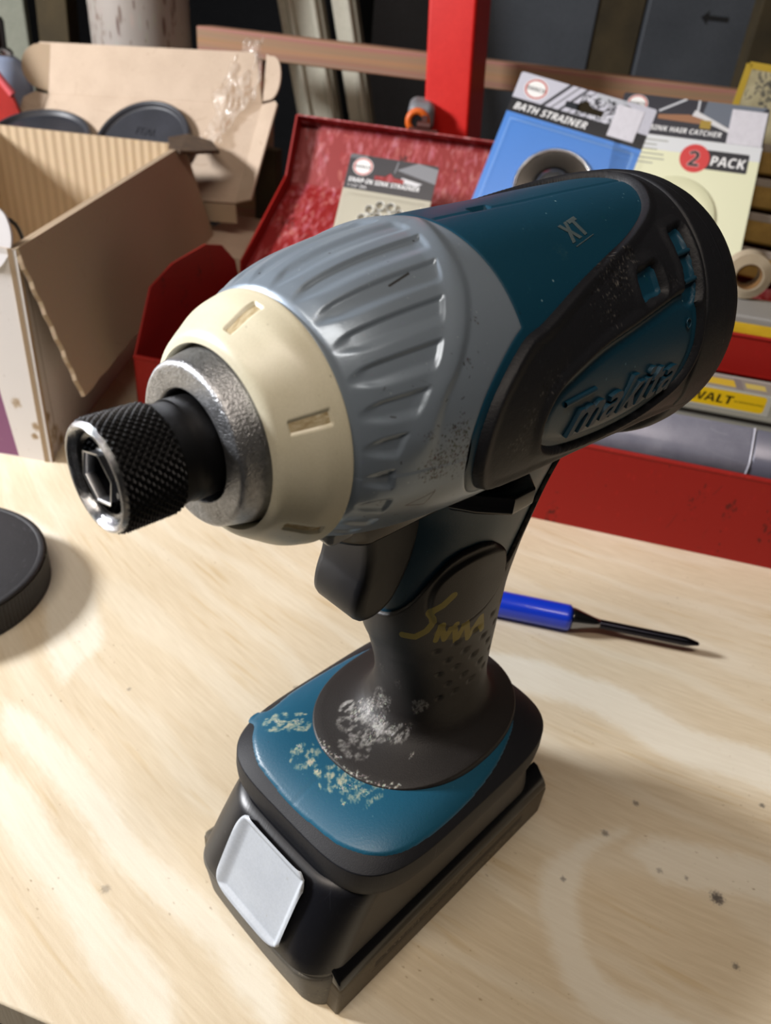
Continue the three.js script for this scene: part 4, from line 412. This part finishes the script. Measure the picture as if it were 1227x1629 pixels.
{ const w = 114, h = 184, t = thing('hair_catcher_packet', 'pale yellow hanging packet of two hair catchers with a red round 2 on it', 'packet', cardAt(398 - 114 + 0.5, 204 - 184), 0); t.rotation.set(-TILT, TBR, 0.4 * RAD);
  const tex = canvasTex(570, 920, (x, W, Hh) => { x.fillStyle = '#e7e8c6'; x.fillRect(0, 0, W, Hh); x.fillStyle = '#dcdfe2'; x.fillRect(0, 160, W, 60); x.fillStyle = '#2b2d38'; x.fillRect(0, 0, W, 160); x.fillStyle = css(130, 140, 155, 0.7); x.beginPath(); x.moveTo(330, 0); x.lineTo(560, 0); x.lineTo(470, 110); x.lineTo(320, 60); x.fill(); x.strokeStyle = '#c9ccd2'; x.lineWidth = 9; x.beginPath(); x.moveTo(150, 60); x.lineTo(250, 0); x.stroke(); x.beginPath(); x.moveTo(300, 0); x.lineTo(300, 60); x.stroke(); x.fillStyle = '#d8d8da'; x.beginPath(); x.moveTo(290, 40); x.lineTo(430, 100); x.lineTo(440, 120); x.lineTo(280, 66); x.fill(); x.fillStyle = '#9a6d50'; x.beginPath(); x.moveTo(150, 74); x.lineTo(270, 62); x.lineTo(330, 76); x.lineTo(340, 96); x.lineTo(150, 92); x.fill(); x.fillStyle = '#a58a3a'; x.fillRect(318, 78, 42, 34);
    logo(x, 60, 40, 36); x.fillStyle = '#f2f2f2'; x.font = 'bold 29px sans-serif'; slant(x, 'OR SINK HAIR CATCHER', 80, 140, -0.2); x.fillStyle = '#8f9288'; x.font = '15px sans-serif'; for (let i = 0; i < 6; i++) { x.globalAlpha = 0.7; x.fillRect(20 + (i % 2) * 12, 178 + i * 19, 190 - (i * 53) % 70, 6); } x.globalAlpha = 1;
    x.fillStyle = '#23252e'; x.beginPath(); x.roundRect(340, 196, 190, 78, 6); x.fill(); x.fillStyle = '#d23a3c'; x.beginPath(); x.arc(324, 236, 58, 0, 7); x.fill(); x.fillStyle = '#2a2024'; x.strokeStyle = '#e9b8b8'; x.lineWidth = 4; x.font = 'bold 86px sans-serif'; x.strokeText('2', 298, 268); x.fillText('2', 298, 268); x.fillStyle = '#f6f6f6'; x.font = 'bold 54px sans-serif'; slant(x, 'PACK', 382, 256, -0.12); x.fillStyle = '#efedf2'; x.beginPath(); x.moveTo(440, 500); x.lineTo(340, 600); x.lineTo(400, 650); x.fill(); });
  card(t, w, h, tex, [48, 168, 0.01, 0.01]); mesh('price_sticker', box(27, 28, 0.3, 99.5, 166, 0.9), M.sticker, t);
  mesh('rubber_catcher', lathe([[0, 1.6], [14, 1.5], [15, 0.9], [24, 0.9], [25, 1.8], [33, 1.7], [34.5, 0.4]], 72).rotateX(Math.PI / 2).translate(56, 86, 0.7), std({ color: 0xdcdcb8, roughness: 0.45 }), t); }
{ const w = 78, h = 102, t = thing('sink_strainer_packet', 'dark-headed hanging packet with a white round plastic strainer leaning in the lid', 'packet', cardAt(67, 20), 0); t.rotation.set(-TILT, TBR, -0.8 * RAD);
  const tex = canvasTex(546, 714, (x, W, Hh) => { x.fillStyle = '#b7b2a0'; x.fillRect(0, 0, W, Hh); x.fillStyle = '#d0a94a'; x.fillRect(0, 460, W, 254); x.fillStyle = '#34343a'; x.fillRect(0, 0, W, 212); x.fillStyle = css(150, 152, 158, 0.8); x.beginPath(); x.moveTo(300, 60); x.lineTo(420, 0); x.lineTo(546, 20); x.lineTo(546, 110); x.fill(); x.fillStyle = css(120, 122, 126, 0.7); x.fillRect(0, 0, 110, 26); x.strokeStyle = '#8f9096'; x.lineWidth = 6; x.beginPath(); x.moveTo(300, 10); x.lineTo(290, 80); x.stroke(); x.fillStyle = '#d5d5d8'; x.beginPath(); x.moveTo(340, 100); x.lineTo(470, 120); x.lineTo(440, 140); x.lineTo(330, 130); x.fill(); logo(x, 92, 70, 54); x.fillStyle = '#f0f0f0'; x.font = 'bold 38px sans-serif'; slant(x, 'SNAP-IN SINK STRAINER', 18, 168, -0.12); x.font = '26px sans-serif'; x.fillText('1-1/2" DIA', 20, 200); });
  card(t, w, h, tex, [38, 85, 13, 2.6]);
  const rd = new THREE.Shape(); rd.absarc(0, 0, 25, 0, 6.2832); const hole = (a, r, q) => { const p = new THREE.Path(); p.absarc(r * Math.cos(a), r * Math.sin(a), q, 0, 6.2832, true); rd.holes.push(p); }; hole(0, 0, 3.2); for (let i = 0; i < 6; i++) hole(i * 1.0472, 9.2, 3.1); for (let i = 0; i < 12; i++) hole(i * 0.5236 + 0.26, 18.6, 3.3); mesh('white_strainer', extrude(rd, 3, 0.6).translate(41, 42, 1), M.white, t);
  mesh('blister', rbox(72, 66, 8, 3.4, 39, 35, 3.6, 4), M.clear, t); }

// ---------------------------------------------------------------- printed carton at the left, with a flap folded out
M.kraft = std({ map: canvasTex(512, 512, (x, w, h) => { x.fillStyle = '#a8937a'; x.fillRect(0, 0, w, h); specks(x, w, h, 7000, () => css(136 + rnd() * 60, 116 + rnd() * 56, 92 + rnd() * 50, 0.3), 0.5, 2); scratches(x, w, h, 20, css(80, 64, 48, 0.4), 30, 0.8); }), roughness: 0.85 });
M.kraftRib = std({ map: canvasTex(512, 256, (x, w, h) => { for (let i = 0; i < w; i++) { const k = 5 * Math.sin(i / w * 6.2832 * 22 + 0.8 * Math.sin(i / 60)); x.fillStyle = css(192 + k, 170 + k, 140 + k); x.fillRect(i, 0, 1, h); } specks(x, w, h, 3000, () => css(170 + rnd() * 60, 144 + rnd() * 56, 110 + rnd() * 50, 0.3), 0.5, 2); }), roughness: 0.85, bumpMap: canvasTex(512, 16, (x, w, h) => { for (let i = 0; i < w; i++) { const k = 128 + 110 * Math.sin(i / w * 6.2832 * 22 + 0.8 * Math.sin(i / 60)); x.fillStyle = css(k, k, k); x.fillRect(i, 0, 1, h); } }, false), bumpScale: 0.0006 });
{ const t = thing('printed_carton', 'open white and purple printed carton with a brown flap folded out, left of the toolbox', 'carton', [-235.5, 0, -244.5], 0);
  const Wd = 190, front = canvasTex(760, 552, (x, w, h) => { x.fillStyle = '#d9d6d6'; x.fillRect(0, 0, w, h); x.fillStyle = '#7c4a72'; x.beginPath(); x.moveTo(0, 210); x.lineTo(560, 190); x.lineTo(640, 250); x.lineTo(668, 548); x.lineTo(0, 552); x.fill(); x.fillStyle = '#dcdad2'; x.beginPath(); x.roundRect(200, 330, 380, 180, 14); x.fill(); x.strokeStyle = '#3a3438'; x.lineWidth = 7; x.strokeRect(250, 372, 270, 96); specks(x, w, h, 300, css(150, 140, 130, 0.4), 0.5, 2); for (const [a, b, r] of [[690, 390, 16], [724, 480, 9], [732, 450, 12]]) blot(x, a, b, r, 160, css(140, 116, 80, 0.16), 1, 7); });
  const side = canvasTex(1024, 380, (x, w, h) => { x.fillStyle = '#cfcac8'; x.fillRect(0, 0, w, h); specks(x, w, h, 900, css(150, 140, 136, 0.3), 0.5, 2.4); for (const [a, b] of [[150, 190], [162, 215], [170, 232], [178, 280], [190, 292]]) { x.fillStyle = '#7b4760'; x.beginPath(); x.ellipse(a, b, 5, 9, 0.3, 0, 7); x.fill(); } for (const [a, b, r] of [[20, 300, 12], [40, 340, 18], [14, 360, 12], [60, 365, 12]]) blot(x, a, b, r, 160, css(124, 94, 56, 0.16), 1, 7); x.strokeStyle = css(120, 110, 100, 0.6); x.lineWidth = 3; x.beginPath(); x.moveTo(30, 0); x.lineTo(46, h); x.stroke(); });
  const mF = std({ map: front, roughness: 0.5 }), mS = std({ map: side, roughness: 0.55 }), k = M.kraft, kr = M.kraftRib, T = 3, Hc = 138, Ln = 378;
  const slab = (name, w, h, mats, at, ry, parent = t) => { const m = mesh(name, box(w, h, T, w / 2, h / 2, -T / 2), mats, parent); m.position.set(at[0] / 1000, at[1] / 1000, at[2] / 1000); m.rotation.order = 'YXZ'; m.rotation.y = ry; return m; };
  // BoxGeometry faces: +x, -x, +y, -y, +z, -z
  const rightTurn = Math.PI / 2 + 0.03, dx = Math.cos(rightTurn), dz = -Math.sin(rightTurn);
  const right = slab('right_wall', Ln, Hc, [k, k, k, k, mS, kr], [0, 0, 0], rightTurn);
  slab('front_wall', Wd, Hc, [k, k, k, k, mF, k], [-Wd * 0.985, 0, -Wd * 0.1], -0.1);
  slab('back_wall', Wd, Hc, [k, k, k, k, kr, mS], [dx * (Ln - 2) - Wd, 0, dz * (Ln - 2)], 0);
  slab('left_wall', Ln - 20, Hc, [k, k, k, k, kr, mS], [-Wd + 2, 0, -22], rightTurn);
  mesh('bottom_panel', box(Wd - 8, 2.5, Ln - 36, -Wd / 2 - 6, 1.4, -Ln / 2 - 6), k, t);
  // flap: hinged on the top of the right wall, hanging outwards
  const fl = mesh('side_flap', (() => { const sh = new THREE.Shape(); const w = 92; sh.moveTo(0, 0); sh.lineTo(Ln - 2, 0); sh.lineTo(Ln - 1, -w + 1); for (let i = 1; i < 30; i++) sh.lineTo(mix(Ln - 1, 2, i / 30), -w + 0.6 * Math.sin(i * 2.3)); sh.lineTo(0, -w); for (let i = 1; i < 24; i++) sh.lineTo(0.8 * Math.sin(i * 1.7) - 0.6, mix(-w, 0, i / 24)); return planarUV(extrude(sh, 3, 0.4), 180); })(), M.kraft, t);
  fl.position.set(0, Hc / 1000, 0); fl.rotation.order = 'YXZ'; fl.rotation.y = rightTurn; fl.rotation.x = -17 * RAD; fl.translateZ(0.0005);
  mesh('torn_corner', (() => { const g = planarUV(extrude([[-30, -397], [-20, -432], [8, -420], [24, -384], [8, -352], [-2, -340], [-16, -350], [-22, -372]].map(([x, z]) => [x, -z]), 3, 0.3), 60).rotateX(-Math.PI / 2).translate(0, 137, 0), p = g.attributes.position; for (let i = 0; i < p.count; i++) p.setY(i, p.getY(i) - 5 * ss(-10, 26, p.getX(i)) + 2 * noise(p.getX(i) / 8, p.getZ(i) / 8)); g.computeVertexNormals(); return g; })(), std({ map: mottled([58, 44, 32], [96, 74, 52], 128, 6), roughness: 0.9 }), t);
  const ff = mesh('front_flap', (() => { const sh = new THREE.Shape(); sh.moveTo(0, 0); sh.lineTo(160, 0); sh.quadraticCurveTo(172, 12, 164, 28); sh.quadraticCurveTo(158, 36, 140, 36); sh.lineTo(0, 36); return extrude(sh, 2, 0.3); })(), std({ map: mottled([206, 204, 206], [222, 220, 222], 64, 4), roughness: 0.55 }), t); ff.position.set(-0.167, 0.122, -0.016); ff.rotation.set(-0.3, -0.1, 0);
}
{ const t = thing('cable_loop', 'thin black cable loop poking up inside the printed carton', 'cable', [-268, 3, -304], 0.6); mesh('cable', tube([[-10, 3, 0], [-9, 70, 0], [-8.5, 122, 0], [-5, 132, 0], [0, 135, 0], [5, 132, 0], [8.5, 122, 0], [9, 70, 0], [10, 3, 0]], 1.3, 80, 8), std({ color: 0x101014, roughness: 0.4 }), t); }

// ---------------------------------------------------------------- brown die-cut box lid, black lids and film behind the carton
{ const t = thing('folded_box', 'plain brown die-cut cardboard box standing open behind the printed carton', 'box', [-186.0, 168.0, -718.0], 0); t.rotation.set(-48 * RAD, -14 * RAD, 6 * RAD);
  const pl = (name, pts, at = [0, 0, 0], rot = [0, 0, 0], parent = t, mat = M.kraftPale) => { const m = mesh(name, planarUV(extrude(pts, 2.4, 0.5), 160), mat, parent); m.position.set(at[0] / 1000, at[1] / 1000, at[2] / 1000); m.rotation.set(...rot); return m; };
  M.kraftPale = std({ map: mottled([176, 156, 136], [190, 170, 150], 256, 5, (x, w, h) => { specks(x, w, h, 60, css(110, 86, 60, 0.4), 0.4, 1.4); scratches(x, w, h, 12, css(120, 94, 70, 0.4), 40, 1); }), roughness: 0.85 });
  const panel = pl('lid_panel', [[-250, -122], [0, -122], [0, 0], [-250, 0]]);
  pl('side_flap', [[0.6, -122], [20, -122], [22, -6], [18, -1], [0.6, -1]], [0, 0, 0.6], [0, -0.35, 0], panel); pl('side_flap', [[-0.6, -122], [-22, -120], [-24, -12], [-14, -1], [-0.6, -1]], [-250, 0, 0.6], [0, 0.3, 0], panel);
  const ff = pl('front_flap', [[-250, 0.6], [0, 0.6], [-11, 51], [-264, 54]], [0, 0, 0], [0.42, 0, 0], panel);
  pl('ear', (() => { const q = [[0.6, 3]]; for (let i = 0; i <= 12; i++) { const a = -1.57 + i / 12 * 3.14; q.push([4 + 16 * Math.max(0, Math.cos(a)) ** 0.7, 26 + 22 * Math.sin(a)]); } q.push([0.6, 50]); return q; })(), [0, 0, 0], [0, -0.2, 0], ff); pl('ear', (() => { const q = [[-0.6, 3]]; for (let i = 0; i <= 12; i++) { const a = -1.57 + i / 12 * 3.14; q.push([-2 - 28 * Math.max(0, Math.cos(a)) ** 0.8, 28 + 24 * Math.sin(a)]); } q.push([-0.6, 52]); return q.reverse(); })(), [-250, 0, 0], [0, 0.35, 0], ff, M.kraft);
  const back = pl('added_rear_wall', [[-250, 0], [0, 0], [0, -18], [-250, -18]], [0, -122, 0], [48 * RAD, 0, 0], panel, M.kraft); }  // added strip of darker board where the panel foot lies in shade
const lidM = std({ map: mottled([34, 35, 40], [50, 51, 58], 256, 5), roughness: 0.45 });
function lidThing(label, at, rx, ry, word) { const t = thing('round_lid', label, 'lid', at, 0, 'black round lids behind the carton'); t.rotation.set(rx, ry, 0);
  mesh('lid_disc', lathe([[0, -3], [46, -3], [48.6, -2.4], [49.4, 0.6], [51.6, 1.6], [53.4, 0.8], [54, -1], [54, -9], [52.6, -9.6], [51, -9], [51, -5], [0, -5]], 120).rotateX(Math.PI / 2), lidM, t);
  if (word) mesh('raised_word', word, lidM, t); return t; }
{ const font = await new FontLoader().loadAsync('fonts/droid/droid_sans_regular.typeface.json'); const g = new TextGeometry('TEAL', { font, size: 9, depth: 1, curveSegments: 3 }); g.translate(-16, 12, -3.2); 
  lidThing('black round plastic lid with raised letters leaning against the brown cardboard', [-308.0, 125.0, -684.0], -48 * RAD, -16 * RAD, g); lidThing('dark grey round lid lying flatter at the far edge of the printed carton', [-417.0, 120.0, -684.0], -68 * RAD, -4 * RAD); }
{ const t = thing('plastic_film', 'crumpled scrap of clear plastic film hanging on the brown cardboard box', 'film', [-186.0, 168.0, -718.0], 0); t.rotation.set(-48 * RAD, -14 * RAD, 6 * RAD);
  const g = patch(range(-62, 2, 1), range(-66, 62, 1), (x, y) => Math.min(16 + 7 * Math.sin(y / 17 + 1) + 4 * noise(y / 9, 3) - Math.abs(x + 28 - y * 0.22), 58 + 5 * noise(x / 6, 7) - y, y + 60), (x, y) => [x, y, 9 + 7 * noise(x / 13, y / 18, 2) + 5 * Math.abs(noise(x / 6, y / 11, 6)) + 0.02 * (y + 20) ** 2 * 0.12], (x, y) => [x / 50, y / 50]);
  mesh('film', g, std({ color: 0xf4efe8, roughness: 0.12, transmission: 0.82, thickness: 0, ior: 1.45, side: THREE.DoubleSide }), t); }
{ const t = thing('wood_block', 'short pale wooden block lying on the bench between the boxes and the toolbox', 'block', [-189, 0, -632], TBR); mesh('block', planarUV(rbox(84, 56, 150, 2, 0, 28, 0), 300), M.kraftPale, t); }
{ const t = thing('wooden_upright', 'rough board coloured as unlit wood standing upright in the gap beside the brown box', 'board', [-189, 0, -768], TBR); mesh('board', planarUV(rbox(26, 120, 20, 1.5, 0, 60, 0), 300), M.darkWood, t); }

// ---------------------------------------------------------------- behind the bench things
{ const t = thing('steel_post', 'bright red square steel post standing behind the toolbox lid', 'post', [26, 0, -683], 0); t.rotation.set(0, -20 * RAD, 4.3 * RAD); mesh('post_tube', planarUV(rbox(47, 620, 47, 3, 0, 311, 0), 260), std({ map: mottled([196, 24, 18], [206, 32, 24], 128, 5), roughness: 0.4, clearcoat: 0.2 }), t); mesh('foot_plate', rbox(90, 5, 90, 1.5, 0, 2.6, 0), M.red, t); }
{ const t = thing('bench_rail', 'horizontal wooden rail running behind the boxes along the bench back', 'rail', tbw(-190, 0, 500), TBR); mesh('rail', planarUV(rbox(860, 26, 40, 2, 430, 216, -20), 300), M.pine, t); for (const x of [60, 830]) mesh('rail_leg', planarUV(rbox(38, 203, 38, 2, x, 101.5, -20), 300), M.pine, t); }
for (let i = 0; i < 3; i++) { const t = thing('trim_board', ['leftmost of three white trim boards leaning behind the wooden rail', 'middle of three white trim boards leaning behind the wooden rail', 'rightmost of three white trim boards leaning behind the wooden rail'][i], 'board', [[85, 110, 158][i], -920, [-905, -900, -890][i]], 0, 'white trim boards behind the bench'); t.rotation.set(0, TBR, 14 * RAD);
  const w = [22, 34, 26][i]; mesh('board', planarUV(merge([rbox(w, 1900, 12, 2, 0, 950, 0), rbox(7, 1900, 7, 2, w / 2 - 5, 950, 8)]), 300), std({ map: mottled([156, 152, 136], [182, 178, 162], 128, 5), roughness: 0.6 }), t); mesh('board_edge', rbox(4, 1900, 16, 1.5, w / 2 + 3, 950, -2), std({ color: 0x6f6858, roughness: 0.7 }), t); }
{ const t = thing('drain_pipe', 'thick off-white plastic pipe with brown stains standing behind the brown box', 'pipe', [-354, 0, -868], 0); t.rotation.z = 1.5 * RAD;
  mesh('pipe', lathe([[54, 0], [57, 0], [57, 420], [54, 420], [54, 0]], 80), std({ map: canvasTex(1024, 1024, (x, w, h) => { x.fillStyle = '#958d86'; x.fillRect(0, 0, w, h); specks(x, w, h, 5000, () => css(140 + rnd() * 36, 132 + rnd() * 36, 124 + rnd() * 36, 0.3), 1, 5); specks(x, w, h, 2600, () => css(66, 42, 34, 0.6), 1, 6); for (let i = 0; i < 200; i++) blot(x, rnd() * w, rnd() * h, 8 + rnd() * 14, 14, css(74, 46, 34, 0.5), 1, 5); }), roughness: 0.55 }), t); }
{ const t = thing('orange_tool', 'grey tool end with an orange ring and black hole beside the red post', 'tool', tbw(100, 178, 372), TBR + 0.2); mesh('orange_ring', new THREE.TorusGeometry(8.5, 3.4, 14, 40), std({ color: 0xd8641a, roughness: 0.45 }), t); mesh('black_core', cyl(7, 7, 10, 30).rotateX(Math.PI / 2).translate(0, 0, -3), std({ color: 0x0c0c0e, roughness: 0.5 }), t); mesh('grey_sleeve', rbox(26, 26, 60, 8, 3, 3, -36), std({ color: 0x77797e, roughness: 0.5 }), t); mesh('tool_shank', cyl(6, 6, 175, 20, 3, -88, -40), std({ color: 0x303034, roughness: 0.5 }), t); }
const greyM = std({ map: mottled([58, 62, 68], [74, 78, 84], 256, 4), roughness: 0.6 });
{ const t = thing('grey_panel', 'wide dark grey board standing behind the wooden rail and red post', 'panel', [50, -920, -1110], 0); mesh('board', planarUV(rbox(310, 1700, 16, 2, 0, 850, 0), 400), greyM, t); }
{ const t = thing('marked_panel', 'dark grey board with a small black arrow at the upper right', 'panel', [356, -920, -1100], 0); mesh('board', planarUV(rbox(170, 1700, 16, 2, 0, 850, 0), 400), greyM, t); mesh('arrow_mark', extrude([[-20, 0], [-10, 8], [-10, 3], [18, 3], [18, -3], [-10, -3], [-10, -8]], 0.4).translate(8, 1211, 8.1), std({ color: 0x0a0a0c, roughness: 0.7 }), t); }
{ const t = thing('stud', 'dark olive wooden stud between the two grey boards', 'stud', [236, -920, -1125], 0); mesh('board', planarUV(rbox(66, 1700, 40, 2, 0, 850, 0), 300), M.darkWood, t); }
{ const t = thing('stud', 'olive wooden stud at the right end of the grey boards', 'stud', [455, -920, -1080], 0); mesh('board', planarUV(rbox(90, 1700, 40, 2, 0, 850, 0), 300), M.darkWood, t); }
{ const t = thing('stud', 'olive wooden stud far behind the corner of the printed carton', 'stud', [-596, -920, -1100], 0); t.rotation.z = -2 * RAD; mesh('board', planarUV(rbox(44, 1700, 40, 2, 0, 850, 0), 300), M.darkWood, t); }
{ const t = thing('pale_board', 'pale grey-green board beside the olive stud in the far corner', 'board', [-690, -920, -1140], 0); mesh('board', planarUV(rbox(140, 1700, 14, 2, 0, 850, 0), 300), std({ map: mottled([120, 124, 112], [140, 142, 130], 128, 4), roughness: 0.8 }), t); }
{ const t = thing('red_bracket', 'red metal bracket with a folded pale edge beside the carton', 'bracket', [-462, 0, -730], 0); mesh('plate', planarUV(extrude([[-60, 0], [40, 0], [34, 60], [4, 152], [-60, 232]], 5, 0.6), 200), M.red, t); mesh('folded_edge', tube([[5, 152, 5], [-12, 174, 5], [-60, 234, 5]], 4, 30, 10), std({ color: 0xc05058, roughness: 0.5 }), t); }
{ const t = thing('spray_can', 'grey-blue spray can with a black cap behind the red bracket', 'can', [-504, 0, -800], 0); mesh('can_body', lathe([[0, 0], [32, 0], [33, 2], [33, 150], [31, 164], [24, 176], [17, 181], [0, 182]], 60), std({ color: 0x8d98b0, roughness: 0.35 }), t); mesh('collar', lathe([[16, 180], [17, 184], [14, 188], [10, 189]], 40), M.chrome, t); mesh('cap', lathe([[11, 187], [12, 214], [10, 218], [0, 219]], 40), M.gloss, t); }
{ const t = thing('printed_card', 'tall yellow-edged card with grey print standing behind the pale hanging packet', 'card', tbw(352, 0, 338), 0); t.rotation.set(-0.03, TBR, -3 * RAD); mesh('card', planarUV(box(96, 254, 1.4, 62, 129, 0), 70), std({ map: mottled([150, 140, 108], [196, 186, 150], 128, 5, (x, w, h) => { blot(x, 64, 64, 40, 120, css(50, 50, 50, 0.5), 1, 6); }), roughness: 0.6 }), t); mesh('yellow_border', merge([box(5, 257, 1.8, 12, 128.5, 0), box(100, 5, 1.8, 62, 256, 0)]), std({ color: 0xb89a30, roughness: 0.6 }), t); }
scene.traverse((o) => { if (o.isMesh) o.castShadow = o.receiveShadow = true; });
renderer.render(scene, camera);
